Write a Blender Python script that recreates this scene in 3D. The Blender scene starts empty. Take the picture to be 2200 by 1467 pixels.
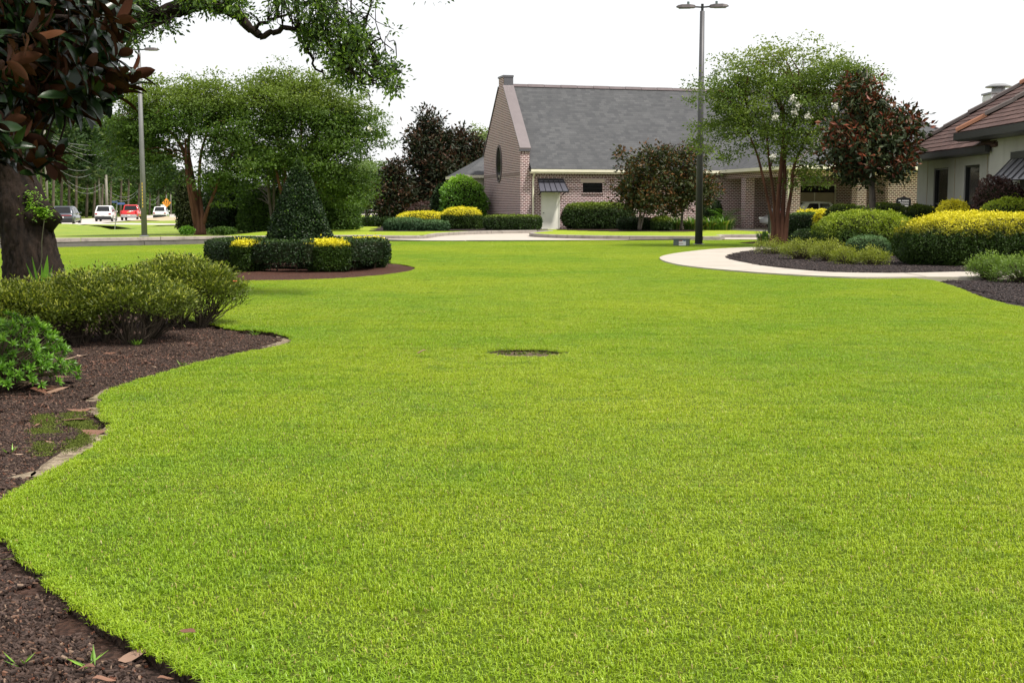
import bpy, math, random
import numpy as np
from mathutils import Vector
from mathutils.geometry import tessellate_polygon

rng = np.random.default_rng(11)
random.seed(11)
SC = bpy.context.scene
COL = SC.collection
R = math.radians

# ------------------------------------------------------------------ camera
F_PX, HZ, CAM_Z = 2700.0, 446.0, 1.4        # focal length in px of a 2200 px wide frame, horizon row, eye height
PITCH = math.atan((733.5 - HZ) / F_PX)
cam = bpy.data.objects.new('camera', bpy.data.cameras.new('camera'))
COL.objects.link(cam)
cam.location = (0, 0, CAM_Z)
cam.rotation_euler = (math.pi / 2 - PITCH, 0, 0)
cam.data.sensor_width = 36
cam.data.lens = 36 * F_PX / 2200
cam.data.clip_start = 0.1
cam.data.clip_end = 3000
SC.camera = cam

# ------------------------------------------------------------------ sky, sun, exposure
SUN_EL, SUN_AZ = R(60), R(122)     # azimuth clockwise from +Y: high, from the right
w = bpy.data.worlds.new('World'); SC.world = w; w.use_nodes = True
wn, wl = w.node_tree.nodes, w.node_tree.links
wn.clear()
sky = wn.new('ShaderNodeTexSky'); sky.sky_type = 'NISHITA'; sky.sun_disc = False
sky.sun_elevation = SUN_EL; sky.sun_rotation = SUN_AZ
sky.air_density = 1.0; sky.dust_density = 4.0; sky.ozone_density = 1.0
mixs = wn.new('ShaderNodeMix'); mixs.data_type = 'RGBA'
mixs.inputs[0].default_value = 0.86               # thin bright cloud over the whole dome
mixs.inputs[7].default_value = (8.7, 8.75, 8.8, 1)
bg = wn.new('ShaderNodeBackground'); bg.inputs[1].default_value = 0.1
wo = wn.new('ShaderNodeOutputWorld')
wl.new(sky.outputs[0], mixs.inputs[6]); wl.new(mixs.outputs[2], bg.inputs[0]); wl.new(bg.outputs[0], wo.inputs[0])
sl = bpy.data.lights.new('sun', 'SUN'); sl.energy = 4.4; sl.angle = R(7); sl.color = (1.0, 0.95, 0.86)
so = bpy.data.objects.new('sun', sl); COL.objects.link(so)
_sd = Vector((math.sin(SUN_AZ) * math.cos(SUN_EL), math.cos(SUN_AZ) * math.cos(SUN_EL), math.sin(SUN_EL)))
so.rotation_euler = (-_sd).to_track_quat('-Z', 'Y').to_euler()
so.location = (20, -30, 40)
SC.view_settings.view_transform = 'Standard'; SC.view_settings.look = 'None'
SC.view_settings.exposure = 0.42; SC.view_settings.gamma = 1.0
SC.render.engine = 'CYCLES'
SC.cycles.use_denoising = True
SC.cycles.max_bounces = 6; SC.cycles.diffuse_bounces = 3; SC.cycles.glossy_bounces = 2
SC.cycles.transmission_bounces = 3; SC.cycles.transparent_max_bounces = 4
SC.cycles.sample_clamp_indirect = 8

# ------------------------------------------------------------------ where a photo point lies in the place
_cp, _sp = math.cos(PITCH), math.sin(PITCH)
def at(px, py, Y):
    """point at depth Y on the sight line of photo pixel (px, py)"""
    a, b = (px - 1100) / F_PX, -(py - 733.5) / F_PX
    dy, dz = _cp + b * _sp, -_sp + b * _cp
    t = Y / dy
    return (a * t, Y, CAM_Z + dz * t)
def gd(px, py, z=0.0):
    """point on the level z"""
    a, b = (px - 1100) / F_PX, -(py - 733.5) / F_PX
    dy, dz = _cp + b * _sp, -_sp + b * _cp
    t = (z - CAM_Z) / dz
    return (a * t, dy * t)
def m_per_px(Y): return Y / F_PX

# ------------------------------------------------------------------ mesh building
class G:
    """collects vertices and faces of one mesh"""
    def __init__(s): s.v = []; s.l = []; s.t = []; s.m = []; s.n = 0
    def add(s, V, Fs, mi=0):
        V = np.asarray(V, float).reshape(-1, 3)
        if isinstance(Fs, np.ndarray): Fs = [Fs]
        if Fs and not isinstance(Fs[0], np.ndarray):
            by = {}
            for f in Fs: by.setdefault(len(f), []).append(f)
            Fs = [np.array(x) for x in by.values()]
        for f in Fs:
            s.l.append((f + s.n).ravel()); s.t.append(np.full(len(f), f.shape[1])); s.m.append(np.full(len(f), mi))
        s.v.append(V); s.n += len(V)
        return s
    def box(s, c, d, rz=0, mi=0, taper=1.0):
        x, y, z = np.array(d) / 2
        V = np.array([[-x, -y, -z], [x, -y, -z], [x, y, -z], [-x, y, -z], [-x, -y, z], [x, -y, z], [x, y, z], [-x, y, z]])
        V[4:, :2] *= taper
        if rz:
            c_, s_ = math.cos(rz), math.sin(rz)
            V = np.c_[V[:, 0] * c_ - V[:, 1] * s_, V[:, 0] * s_ + V[:, 1] * c_, V[:, 2]]
        return s.add(V + np.array(c), [(0, 3, 2, 1), (4, 5, 6, 7), (0, 1, 5, 4), (1, 2, 6, 5), (2, 3, 7, 6), (3, 0, 4, 7)], mi)
    def b2(s, a, b, mi=0):
        a, b = np.array(a, float), np.array(b, float)
        return s.box((a + b) / 2, np.abs(b - a), 0, mi)
    def tube(s, pts, rad, n=8, mi=0, cap=True, wob=0):
        pts = np.array(pts, float); k = len(pts)
        rad = np.full(k, rad, float) if np.isscalar(rad) else np.array(rad, float)
        T = np.gradient(pts, axis=0); T /= np.linalg.norm(T, axis=1)[:, None] + 1e-9
        ref = np.array([0, 0, 1.0]) if abs(T[:, 2]).mean() < 0.8 else np.array([0, 1.0, 0])
        A = np.cross(T, ref); A /= np.linalg.norm(A, axis=1)[:, None] + 1e-9
        B = np.cross(T, A)
        th = np.arange(n) * 2 * math.pi / n
        rr = rad[:, None] * np.ones((k, n))
        if wob: rr = rr * (1 + wob * rng.normal(size=(k, n)))
        V = pts[:, None] + rr[..., None] * (np.cos(th)[None, :, None] * A[:, None] + np.sin(th)[None, :, None] * B[:, None])
        i, j = np.meshgrid(np.arange(k - 1), np.arange(n), indexing='ij')
        i, j = i.ravel(), j.ravel(); j2 = (j + 1) % n
        Fq = np.c_[i * n + j, i * n + j2, (i + 1) * n + j2, (i + 1) * n + j]
        s.add(V.reshape(-1, 3), Fq, mi)
        if cap:
            s.l.append(np.arange(n)[::-1] + s.n - k * n); s.t.append(np.array([n])); s.m.append(np.array([mi]))
            s.l.append(np.arange(n) + s.n - n); s.t.append(np.array([n])); s.m.append(np.array([mi]))
        return s
    def loft(s, secs, mi=0, cap=True):
        """secs: list of equally long closed point rings"""
        k, n = len(secs), len(secs[0])
        i, j = np.meshgrid(np.arange(k - 1), np.arange(n), indexing='ij')
        i, j = i.ravel(), j.ravel(); j2 = (j + 1) % n
        s.add(np.array(secs, float).reshape(-1, 3), np.c_[i * n + j, i * n + j2, (i + 1) * n + j2, (i + 1) * n + j], mi)
        if cap:
            s.l.append(np.arange(n)[::-1] + s.n - k * n); s.t.append(np.array([n])); s.m.append(np.array([mi]))
            s.l.append(np.arange(n) + s.n - n); s.t.append(np.array([n])); s.m.append(np.array([mi]))
        return s
    def poly(s, pts3, mi=0, holes=()):
        """flat polygon, possibly concave and with holes"""
        rings = [[Vector(p) for p in pts3]] + [[Vector(p) for p in h] for h in holes]
        tri = tessellate_polygon([[Vector((v.x, v.y, 0)) if True else v for v in r] for r in rings])
        V = [tuple(v) for r in rings for v in r]
        out = []
        for a, b, c in tri:
            A, B, C_ = V[a], V[b], V[c]
            if (B[0]-A[0])*(C_[1]-A[1]) - (B[1]-A[1])*(C_[0]-A[0]) < 0: out.append((a, c, b))
            else: out.append((a, b, c))
        return s.add(V, out, mi)
    def prism(s, prof, axis, a, b, mi=0):
        """extrude a 2-D profile (list of 2-tuples) along axis 0/1/2 from a to b"""
        def P(q, t):
            if axis == 0: return (t, q[0], q[1])
            if axis == 1: return (q[0], t, q[1])
            return (q[0], q[1], t)
        n = len(prof)
        V = [P(q, a) for q in prof] + [P(q, b) for q in prof]
        Fs = [tuple(range(n)), tuple(range(2 * n - 1, n - 1, -1))] + [(i, i + n, (i + 1) % n + n, (i + 1) % n) for i in range(n)]
        return s.add(V, Fs, mi)
    def build(s, name, mat, parent=None, smooth=False, attrs=None):
        me = bpy.data.meshes.new(name)
        V = np.concatenate(s.v).astype(np.float32); L = np.concatenate(s.l).astype(np.int32); T = np.concatenate(s.t)
        me.vertices.add(len(V)); me.vertices.foreach_set('co', V.ravel())
        me.loops.add(len(L)); me.loops.foreach_set('vertex_index', L)
        st = np.concatenate([[0], np.cumsum(T)[:-1]]).astype(np.int32)
        me.polygons.add(len(T)); me.polygons.foreach_set('loop_start', st)
        me.polygons.foreach_set('material_index', np.concatenate(s.m).astype(np.int32))
        me.polygons.foreach_set('use_smooth', np.full(len(T), bool(smooth)))
        for m in (mat if isinstance(mat, (list, tuple)) else [mat]): me.materials.append(m)
        for k, a in (attrs or {}).items():
            at_ = me.attributes.new(k, 'FLOAT', 'POINT'); at_.data.foreach_set('value', np.asarray(a, np.float32))
        me.update(calc_edges=True)
        o = bpy.data.objects.new(name, me); COL.objects.link(o)
        if parent: o.parent = parent
        return o

def empty(name, loc, rz=0):
    o = bpy.data.objects.new(name, None); COL.objects.link(o)
    o.location = loc; o.rotation_euler = (0, 0, rz); o.empty_display_size = 0.3
    return o
def tag(o, label=None, cat=None, group=None, kind=None):
    if label: o['label'] = label
    if cat: o['category'] = cat
    if group: o['group'] = group
    if kind: o['kind'] = kind
    return o
def thing(name, label, cat, loc=(0, 0, 0), rz=0, group=None): return tag(empty(name, loc, rz), label, cat, group)
def struct(o): o['kind'] = 'structure'; return o
def stuff(o, label, cat): return tag(o, label, cat, None, 'stuff')

# ------------------------------------------------------------------ materials
class NT:
    def __init__(s, name):
        s.m = bpy.data.materials.new(name); s.m.use_nodes = True
        s.t = s.m.node_tree; s.t.nodes.clear()
        s.out = s.n('ShaderNodeOutputMaterial')
    def n(s, typ, **kw):
        nd = s.t.nodes.new(typ)
        for k, v in kw.items(): setattr(nd, k, v)
        return nd
    def k(s, a, b): s.t.links.new(a, b)
    def mix(s, fac, a, b, typ='MIX'):
        m = s.n('ShaderNodeMix', data_type='RGBA', blend_type=typ)
        for i, v in ((0, fac), (6, a), (7, b)):
            if isinstance(v, (int, float)): m.inputs[i].default_value = v
            elif isinstance(v, tuple): m.inputs[i].default_value = (*v[:3], 1)
            else: s.k(v, m.inputs[i])
        return m.outputs[2]
    def math(s, op, a, b=0.0, c=None):
        m = s.n('ShaderNodeMath', operation=op)
        for i, v in enumerate((a, b) if c is None else (a, b, c)):
            if isinstance(v, (int, float)): m.inputs[i].default_value = v
            else: s.k(v, m.inputs[i])
        return m.outputs[0]
    def noise(s, vec, scale, detail=4, rough=0.55):
        n = s.n('ShaderNodeTexNoise'); n.inputs['Scale'].default_value = scale
        n.inputs['Detail'].default_value = detail; n.inputs['Roughness'].default_value = rough
        if vec is not None: s.k(vec, n.inputs['Vector'])
        return n.outputs[0]
    def ramp(s, fac, stops):
        r = s.n('ShaderNodeValToRGB'); s.k(fac, r.inputs[0])
        el = r.color_ramp.elements
        while len(el) < len(stops): el.new(0.5)
        for e, (p, c) in zip(el, stops):
            e.position = p; e.color = (c, c, c, 1) if isinstance(c, (int, float)) else (*c, 1)
        return r.outputs[0]
    def attr(s, name):
        a = s.n('ShaderNodeAttribute'); a.attribute_name = name; return a.outputs['Fac']
    def pos(s): return s.n('ShaderNodeNewGeometry').outputs['Position']
    def objc(s): return s.n('ShaderNodeTexCoord').outputs['Object']
    def bump(s, h, st, dist=0.01):
        b = s.n('ShaderNodeBump'); b.inputs['Strength'].default_value = st; b.inputs['Distance'].default_value = dist
        s.k(h, b.inputs['Height']); return b.outputs[0]
    def bsdf(s, col, rough=0.7, metal=0.0, nrm=None, spec=0.5):
        p = s.n('ShaderNodeBsdfPrincipled')
        if isinstance(col, tuple): p.inputs['Base Color'].default_value = (*col[:3], 1)
        else: s.k(col, p.inputs['Base Color'])
        if isinstance(rough, (int, float)): p.inputs['Roughness'].default_value = rough
        else: s.k(rough, p.inputs['Roughness'])
        p.inputs['Metallic'].default_value = metal; p.inputs['Specular IOR Level'].default_value = spec
        if nrm is not None: s.k(nrm, p.inputs['Normal'])
        return p.outputs[0]
    def done(s, sh): s.k(sh, s.out.inputs[0]); return s.m

def plain(name, col, rough=0.6, metal=0.0, var=0.12, scale=3.0, bump=0.0, spec=0.5):
    """paint, metal, plaster: base colour with faint uneven wear"""
    t = NT(name); p = t.objc()
    n = t.noise(p, scale, 5)
    c = t.mix(t.ramp(n, [(0.3, 0.0), (0.7, 1.0)]), tuple(x * (1 - var) for x in col), tuple(min(1, x * (1 + var)) for x in col))
    nr = t.bump(t.noise(p, scale * 9, 4), bump, 0.01) if bump else None
    return t.done(t.bsdf(c, rough, metal, nr, spec))

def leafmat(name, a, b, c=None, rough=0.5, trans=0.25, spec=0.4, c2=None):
    """foliage: every leaf its own shade between a and b (attribute rnd), second colour c (new growth, rust, painted-on highlights) where tint > 0"""
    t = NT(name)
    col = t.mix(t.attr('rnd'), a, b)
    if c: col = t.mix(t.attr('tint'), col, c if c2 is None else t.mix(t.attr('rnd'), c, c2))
    s1 = t.bsdf(col, rough, 0, None, spec)
    if trans:
        tr = t.n('ShaderNodeBsdfTranslucent')
        t.k(t.mix(1.0, col, (1.25, 1.35, 0.6), 'MULTIPLY'), tr.inputs[0])
        mx = t.n('ShaderNodeMixShader'); mx.inputs[0].default_value = trans
        t.k(s1, mx.inputs[1]); t.k(tr.outputs[0], mx.inputs[2]); s1 = mx.outputs[0]
    return t.done(s1)

def barkmat(name, a, b, scale=6, stretch=0.25, bump=0.5):
    t = NT(name); p = t.objc()
    mp = t.n('ShaderNodeMapping'); mp.inputs['Scale'].default_value = (1, 1, stretch); t.k(p, mp.inputs[0])
    n = t.noise(mp.outputs[0], scale, 6, 0.65)
    c = t.mix(t.ramp(n, [(0.32, 0.0), (0.68, 1.0)]), a, b)
    return t.done(t.bsdf(c, 0.85, 0, t.bump(n, bump, 0.05), 0.2))

def rand_unit(n):
    v = rng.normal(size=(n, 3)); return v / np.linalg.norm(v, axis=1)[:, None]
def unit(v): return v / (np.linalg.norm(v, axis=-1, keepdims=True) + 1e-9)

# ------------------------------------------------------------------ leaves
def leaves(g, P, U, N, L, W, fold=0.15, mi=0):
    """one folded diamond per leaf; returns nothing, adds 4 verts each"""
    n = len(P); U = unit(U); S = unit(np.cross(U, N)); N = np.cross(S, U)
    L = (np.full(n, L) if np.isscalar(L) else L)[:, None]; W = (np.full(n, W) if np.isscalar(W) else W)[:, None]
    V = np.stack([P, P + U * L * 0.45 + S * W * 0.5 + N * W * fold, P + U * L, P + U * L * 0.45 - S * W * 0.5 + N * W * fold], 1)
    i = np.arange(n)[:, None] * 4
    g.add(V.reshape(-1, 3), i + np.array([[0, 1, 2, 3]]), mi)

def snoise(P, s, seed=0):
    """cheap smooth noise in -1..1"""
    r = np.random.default_rng(seed); out = 0
    for k in range(4):
        d = unit(r.normal(size=(1, 3)))[0] * s * (1 + 0.6 * k); out = out + np.sin(P @ d * 2 + r.uniform(0, 6.28)) / (1 + 0.4 * k)
    return out / 2.4

def superell(n, p):
    d = rng.normal(size=(n, 3)); s = (np.abs(d) ** p).sum(1) ** (1 / p); Q = d / s[:, None]
    Nn = unit(np.sign(Q) * np.abs(Q) ** (p - 1)); return Q, Nn

def shrub(name, label, cat, c, size, mat, leaf=0.05, n=8000, p=3.0, z0=None, rz=0, tint=None, lump=0.06, group=None, core=None,
          base=0.5, depth=0.16, lw=0.55, stems=0, wild=0.5, clump=0.03):
    """a clipped or mounded shrub: woody core, a skin of single leaves, stems. c = ground point, size = full width, depth, height"""
    t = thing(name, label, cat, (c[0], c[1], c[2] if len(c) > 2 else 0), rz, group)
    rx, ry, h = size[0] / 2, size[1] / 2, size[2]
    rzv = h * (1 - base) if base < 0.5 else h * 0.5; zc = h - rzv
    Rr = np.array([rx, ry, rzv]); seed = int(rng.integers(1e6))
    def shape(Q): return Q * Rr * (1 + lump * snoise(Q * Rr, 2.2 / max(0.3, min(rx, rzv)), seed))[:, None] + np.array([0, 0, zc])
    Q, Nn = superell(int(n * 1.35), p)
    Nn = unit(Nn / Rr)
    P = shape(Q * (1 - depth * rng.random(len(Q))[:, None] ** 2))
    P = P + Nn * (clump * h * (snoise(P, 7.0, seed + 2) + .7 * snoise(P, 15.0, seed + 3)))[:, None]      # uneven growth between clippings
    k = P[:, 2] > 0.02 + 0.03 * rng.random(len(P)); P, Nn = P[k], Nn[k]
    m = len(P); so_ = rng.random(m) < .014; P[so_] += (Nn[so_] + [0, 0, .5]) * rng.uniform(.01, .045 + .03 * h, (so_.sum(), 1))      # stray shoots
    U = unit(Nn * 0.7 + rand_unit(m) * (0.7 + wild * 0.5) + np.array([0, 0, 0.25])); N2 = unit(Nn + rand_unit(m) * wild + np.array([0, 0, 0.3]))
    g = G(); L = leaf * rng.uniform(0.7, 1.3, m); leaves(g, P, U, N2, L, L * lw)
    rnd = rng.random(m) * 0.75 + 0.25 * (0.5 + 0.5 * snoise(P, 3.0 / max(rx, .3), 5))
    tn = np.zeros(m) if tint is None else (lambda q: np.clip(q + rng.normal(size=m) * 0.14 * (q > .03), 0, 1))(tint(P, Nn, h))
    g.build('foliage', mat, t, attrs={'rnd': np.repeat(np.clip(rnd, 0, 1), 4), 'tint': np.repeat(tn, 4)})
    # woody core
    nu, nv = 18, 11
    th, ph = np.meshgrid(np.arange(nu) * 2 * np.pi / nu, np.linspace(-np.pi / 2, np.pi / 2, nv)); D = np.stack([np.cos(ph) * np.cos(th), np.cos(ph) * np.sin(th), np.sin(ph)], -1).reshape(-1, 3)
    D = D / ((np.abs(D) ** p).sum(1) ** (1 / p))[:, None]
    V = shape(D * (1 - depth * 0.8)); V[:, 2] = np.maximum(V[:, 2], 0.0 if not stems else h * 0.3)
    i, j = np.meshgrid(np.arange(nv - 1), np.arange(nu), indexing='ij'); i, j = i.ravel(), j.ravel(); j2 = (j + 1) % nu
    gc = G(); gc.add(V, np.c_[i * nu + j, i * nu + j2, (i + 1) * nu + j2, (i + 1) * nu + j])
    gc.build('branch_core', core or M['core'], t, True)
    for q in range(stems):
        x, y = rng.uniform(-.7, .7) * rx, rng.uniform(-.7, .7) * ry
        G().tube([(x * .8, y * .8, 0), (x, y, h * .25), (x * 1.1, y * 1.1, h * .5)], [.018, .015, .012], 5).build('stem', M['twig'], t)
    return t

def in_poly(px, py, poly):
    poly = np.asarray(poly, float); x, y = np.asarray(px), np.asarray(py); ins = np.zeros(x.shape, bool)
    x1, y1 = poly[:, 0], poly[:, 1]; x2, y2 = np.roll(x1, -1), np.roll(y1, -1)
    for a, b, c, d in zip(x1, y1, x2, y2):
        ins ^= ((b > y) != (d > y)) & (x < (c - a) * (y - b) / (d - b + 1e-12) + a)
    return ins
def edge_dist(x, y, poly):
    poly = np.asarray(poly, float); best = np.full(x.shape, 1e9)
    for a, b in zip(poly, np.roll(poly, -1, 0)):
        d = b - a; L2 = d @ d + 1e-12
        t = np.clip(((x - a[0]) * d[0] + (y - a[1]) * d[1]) / L2, 0, 1)
        best = np.minimum(best, np.hypot(x - a[0] - t * d[0], y - a[1] - t * d[1]))
    return best

def ell(px, py, rpx, rpy, Y, ry=None):
    k = m_per_px(Y); return (np.array(at(px, py, Y)), np.array([rpx * k, ry if ry else rpx * k * 0.85, rpy * k]))

def crown(ells, ncl, rcl, per, leaf, mat, parent, origin, shell=0.5, lw=0.5, droop=0.0, up=0.3, flat=0.7, name='crown', tint=None, ret=False, leafvar=0.3, floor=None, sprays=1):
    """a crown of leaf clumps spread through the volume of some ellipsoids"""
    vol = np.array([e[1].prod() for e in ells]); vol = vol ** 0.75; cnt = rng.multinomial(ncl, vol / vol.sum()); C = []
    for (c, r), k in zip(ells, cnt):
        d = rand_unit(k); rad = rng.random(k) ** shell; jit = 1 + 0.13 * rng.normal(size=(k, 1))
        C.append(c + d * r * rad[:, None] * jit)
    C = np.concatenate(C)
    if sprays > 1:                  # leafy sprays: several clumps share one branch end
        C = C[rng.choice(len(C), len(C) // sprays, replace=False)]; C = np.repeat(C, sprays, 0) + rng.normal(size=(len(C) * sprays, 3)) * rcl * np.array([1.25, 1.25, .6])
    if floor is not None: C = C[C[:, 2] > floor]
    k = len(C); pr = rng.poisson(per, k); idx = np.repeat(np.arange(k), pr); m = len(idx)
    sz = rcl * rng.uniform(0.55, 1.45, k)
    off = rng.normal(size=(m, 3)) * np.array([1, 1, flat]) * 0.55
    P = C[idx] + off * sz[idx][:, None]
    U = unit(off + rand_unit(m) * 0.8 + np.array([0, 0, -droop])); N = unit(rand_unit(m) * 0.8 + np.array([0, 0, up * 2.0]))
    g = G(); L = leaf * rng.uniform(1 - leafvar, 1 + leafvar, m); leaves(g, P - np.array(origin), U, N, L, L * lw)
    crnd = np.repeat(rng.random(k // max(sprays, 1) + 1), max(sprays, 1))[:k] * .6 + rng.random(k) * .4; rnd = np.clip(crnd[idx] * 0.7 + rng.random(m) * 0.3, 0, 1)
    tn = np.zeros(m) if tint is None else np.clip(tint(P, C[idx], off), 0, 1)
    o = g.build(name, mat, parent, attrs={'rnd': np.repeat(rnd, 4), 'tint': np.repeat(tn, 4)})
    return (o, C) if ret else o

def limbs_to(C, starts, n, mat, parent, origin, r0=0.05, name='branch', sag=0.15, seg=5):
    """thin branches from points on the stems to some clump centres, one mesh"""
    g = G(); starts = np.array(starts); sel = C[rng.choice(len(C), min(n, len(C)), replace=False)]
    for c in sel:
        dd = np.linalg.norm(starts - c, axis=1) + 0.6 * np.maximum(0, starts[:, 2] - c[2]); a = starts[np.argmin(dd)]
        t = np.linspace(0, 1, seg)[:, None]; pts = a * (1 - t) + c * t
        pts[:, 2] += sag * np.sin(t[:, 0] * np.pi) * np.linalg.norm(c - a); pts[1:-1] += rng.normal(size=(seg - 2, 3)) * 0.05
        g.tube(pts - np.array(origin), np.linspace(r0, r0 * 0.25, seg), 5, cap=False)
    return g.build(name, mat, parent, True)

# ================================================================== MATERIALS
M = {}
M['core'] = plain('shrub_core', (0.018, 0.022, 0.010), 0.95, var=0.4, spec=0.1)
M['twig'] = plain('twig', (0.16, 0.12, 0.085), 0.9, var=0.3, spec=0.2)

def grass_sheet(name, a, b, c, scale=1.0):
    t = NT(name); p = t.pos()
    n1 = t.noise(p, 0.22 * scale, 4); n2 = t.noise(p, 2.2 * scale, 5); n3 = t.noise(p, 38, 3)
    col = t.mix(t.ramp(n1, [(0.35, 0.0), (0.68, 1.0)]), a, b)
    col = t.mix(t.ramp(n2, [(0.42, 0.0), (0.72, 0.6)]), col, c)
    col = t.mix(t.ramp(n3, [(0.3, 0.55), (0.7, 0.0)]), col, tuple(x * 0.4 for x in a))
    return t.done(t.bsdf(col, 0.9, 0, t.bump(t.noise(p, 60, 3), 0.6, 0.03), 0.15))
M['far_grass'] = grass_sheet('far_grass', (0.21, 0.31, 0.018), (0.32, 0.385, 0.03), (0.34, 0.37, 0.045))
M['thatch'] = grass_sheet('thatch', (0.058, 0.105, 0.005), (0.09, 0.125, 0.008), (0.10, 0.11, 0.012))
M['verge'] = grass_sheet('verge', (0.18, 0.28, 0.035), (0.27, 0.33, 0.045), (0.30, 0.29, 0.08))

def blade_mat():
    t = NT('grass_blade'); p = t.pos(); r = t.attr('rnd')
    big = t.noise(p, 0.16, 3); mid = t.noise(p, 0.9, 4)
    g0 = t.mix(r, (0.15, 0.278, 0.009), (0.295, 0.45, 0.022))
    g1 = t.mix(r, (0.288, 0.385, 0.012), (0.445, 0.52, 0.034))
    col = t.mix(t.ramp(big, [(0.40, 0.0), (0.62, 0.85)]), g0, g1)
    col = t.mix(t.ramp(mid, [(0.42, 0.0), (0.72, 0.55)]), col, g1)
    fine = t.noise(p, 7.0, 3)
    col = t.mix(t.ramp(fine, [(0.62, 0.0), (0.82, 0.22)]), col, (0.34, 0.33, 0.08))
    col = t.mix(t.ramp(t.noise(p, 2.7, 4), [(0.34, 0.45), (0.46, 0.0)]), col, t.mix(r, (0.085, 0.19, 0.008), (0.19, 0.33, 0.018)))
    col = t.mix(t.ramp(t.noise(p, 0.55, 6, 0.7), [(0.60, 0.0), (0.74, 0.42)]), col, (0.36, 0.35, 0.06))
    col = t.mix(t.math('GREATER_THAN', t.attr('dry'), 0.5), col, (0.42, 0.33, 0.13))
    s1 = t.bsdf(col, 0.42, 0, None, 0.35)
    tr = t.n('ShaderNodeBsdfTranslucent'); t.k(t.mix(1.0, col, (1.2, 1.2, 0.5), 'MULTIPLY'), tr.inputs[0])
    mx = t.n('ShaderNodeMixShader'); mx.inputs[0].default_value = 0.32
    t.k(s1, mx.inputs[1]); t.k(tr.outputs[0], mx.inputs[2])
    return t.done(mx.outputs[0])
M['blade'] = blade_mat()

def mulch_mat(name, a, b, c):
    t = NT(name); p = t.pos()
    v = t.n('ShaderNodeTexVoronoi'); v.inputs['Scale'].default_value = 42; t.k(p, v.inputs['Vector'])
    vv = t.n('ShaderNodeSeparateColor'); t.k(v.outputs['Color'], vv.inputs[0])
    col = t.mix(vv.outputs[0], a, b); col = t.mix(t.ramp(t.noise(p, 1.6, 5), [(0.45, 0), (0.7, 0.7)]), col, c)
    return t.done(t.bsdf(col, 0.9, 0, t.bump(v.outputs['Distance'], 0.9, 0.03), 0.2))
M['mulch'] = mulch_mat('brown_mulch', (0.022, 0.013, 0.010), (0.07, 0.044, 0.036), (0.06, 0.026, 0.015))
M['mulch_black'] = mulch_mat('black_mulch', (0.016, 0.011, 0.011), (0.05, 0.036, 0.034), (0.03, 0.02, 0.018))
M['mulch_red'] = mulch_mat('red_mulch', (0.034, 0.014, 0.009), (0.088, 0.036, 0.023), (0.06, 0.025, 0.016))
M['soil'] = mulch_mat('soil', (0.03, 0.018, 0.012), (0.07, 0.045, 0.03), (0.05, 0.03, 0.02))

M['bare'] = mulch_mat('bare_soil', (0.06, 0.04, 0.026), (0.15, 0.105, 0.07), (0.12, 0.13, 0.03))
def conc(name, col, stain, rough=0.85, jsc=0.0):
    t = NT(name); p = t.pos()
    c = t.mix(t.ramp(t.noise(p, 0.9, 6, 0.6), [(0.35, 0), (0.75, 1)]), col, tuple(x * 0.86 for x in col))
    c = t.mix(t.ramp(t.noise(p, 3.5, 6, 0.7), [(0.5, 0), (0.72, 0.8)]), c, stain)
    return t.done(t.bsdf(c, rough, 0, t.bump(t.noise(p, 70, 3), 0.2, 0.005), 0.3))
M['concrete'] = conc('walk_concrete', (0.42, 0.375, 0.325), (0.35, 0.31, 0.26))
M['kerb'] = conc('kerb_concrete', (0.30, 0.265, 0.235), (0.13, 0.115, 0.10))
M['kerb_dark'] = conc('weathered_kerb', (0.15, 0.138, 0.125), (0.075, 0.068, 0.06))
M['road'] = conc('road_surface', (0.47, 0.42, 0.39), (0.40, 0.36, 0.33))
def sand_mat():
    t = NT('sandy_soil'); p = t.pos()
    c = t.mix(t.ramp(t.noise(p, 14, 6, .7), [(0.38, 0), (0.66, 1)]), (0.10, 0.072, 0.048), (0.34, 0.28, 0.195))
    c = t.mix(t.ramp(t.noise(p, 75, 4, .6), [(0.52, 0), (0.66, .85)]), c, (0.05, 0.034, 0.025))
    return t.done(t.bsdf(c, .95, 0, t.bump(t.noise(p, 60, 4), .5, .01), .2))
M['sand'] = sand_mat()
M['dirt'] = conc('dirt_bank', (0.42, 0.33, 0.22), (0.28, 0.2, 0.13), 0.95)
M['marking'] = plain('road_paint', (0.75, 0.72, 0.6), 0.7)

# ================================================================== GROUND
def cat(pts, closed=False, k=5):
    """Catmull-Rom curve through plan points"""
    P = np.array(pts, float); n = len(P); out = []
    rngi = range(n if closed else n - 1)
    for i in rngi:
        g_ = (lambda q: P[q % n]) if closed else (lambda q: P[min(max(q, 0), n - 1)])
        a, b, c, d = g_(i - 1), g_(i), g_(i + 1), g_(i + 2)
        for t in np.arange(k) / k:
            out.append(0.5 * ((2 * b) + (-a + c) * t + (2 * a - 5 * b + 4 * c - d) * t * t + (-a + 3 * b - 3 * c + d) * t ** 3))
    if not closed: out.append(P[-1])
    return np.array(out)
def gpts(lst, z=0.0): return [gd(x, y, z) for x, y in lst]
def wob(P, a, seed=1):
    P = np.array(P); q = np.c_[P, np.zeros(len(P))]
    return P + a * np.c_[snoise(q, 3, seed) + .6 * snoise(q, 9, seed + 3), snoise(q, 3, seed + 1) + .6 * snoise(q, 9, seed + 4)]

DRIVE_Z, CAMPUS_Z = 0.02, 0.17
# drive edge nearest the camera, left to right
near_edge = np.array([gd(-260, 546), gd(-60, 537), gd(120, 532), gd(250, 529), gd(400, 526), gd(520, 522.5), gd(680, 520), gd(835, 519), gd(1060, 518.7), gd(1340, 517.5), gd(1500, 516), gd(1640, 516), gd(1800, 517), gd(2000, 516), (24, 54), (42, 58)])
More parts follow.
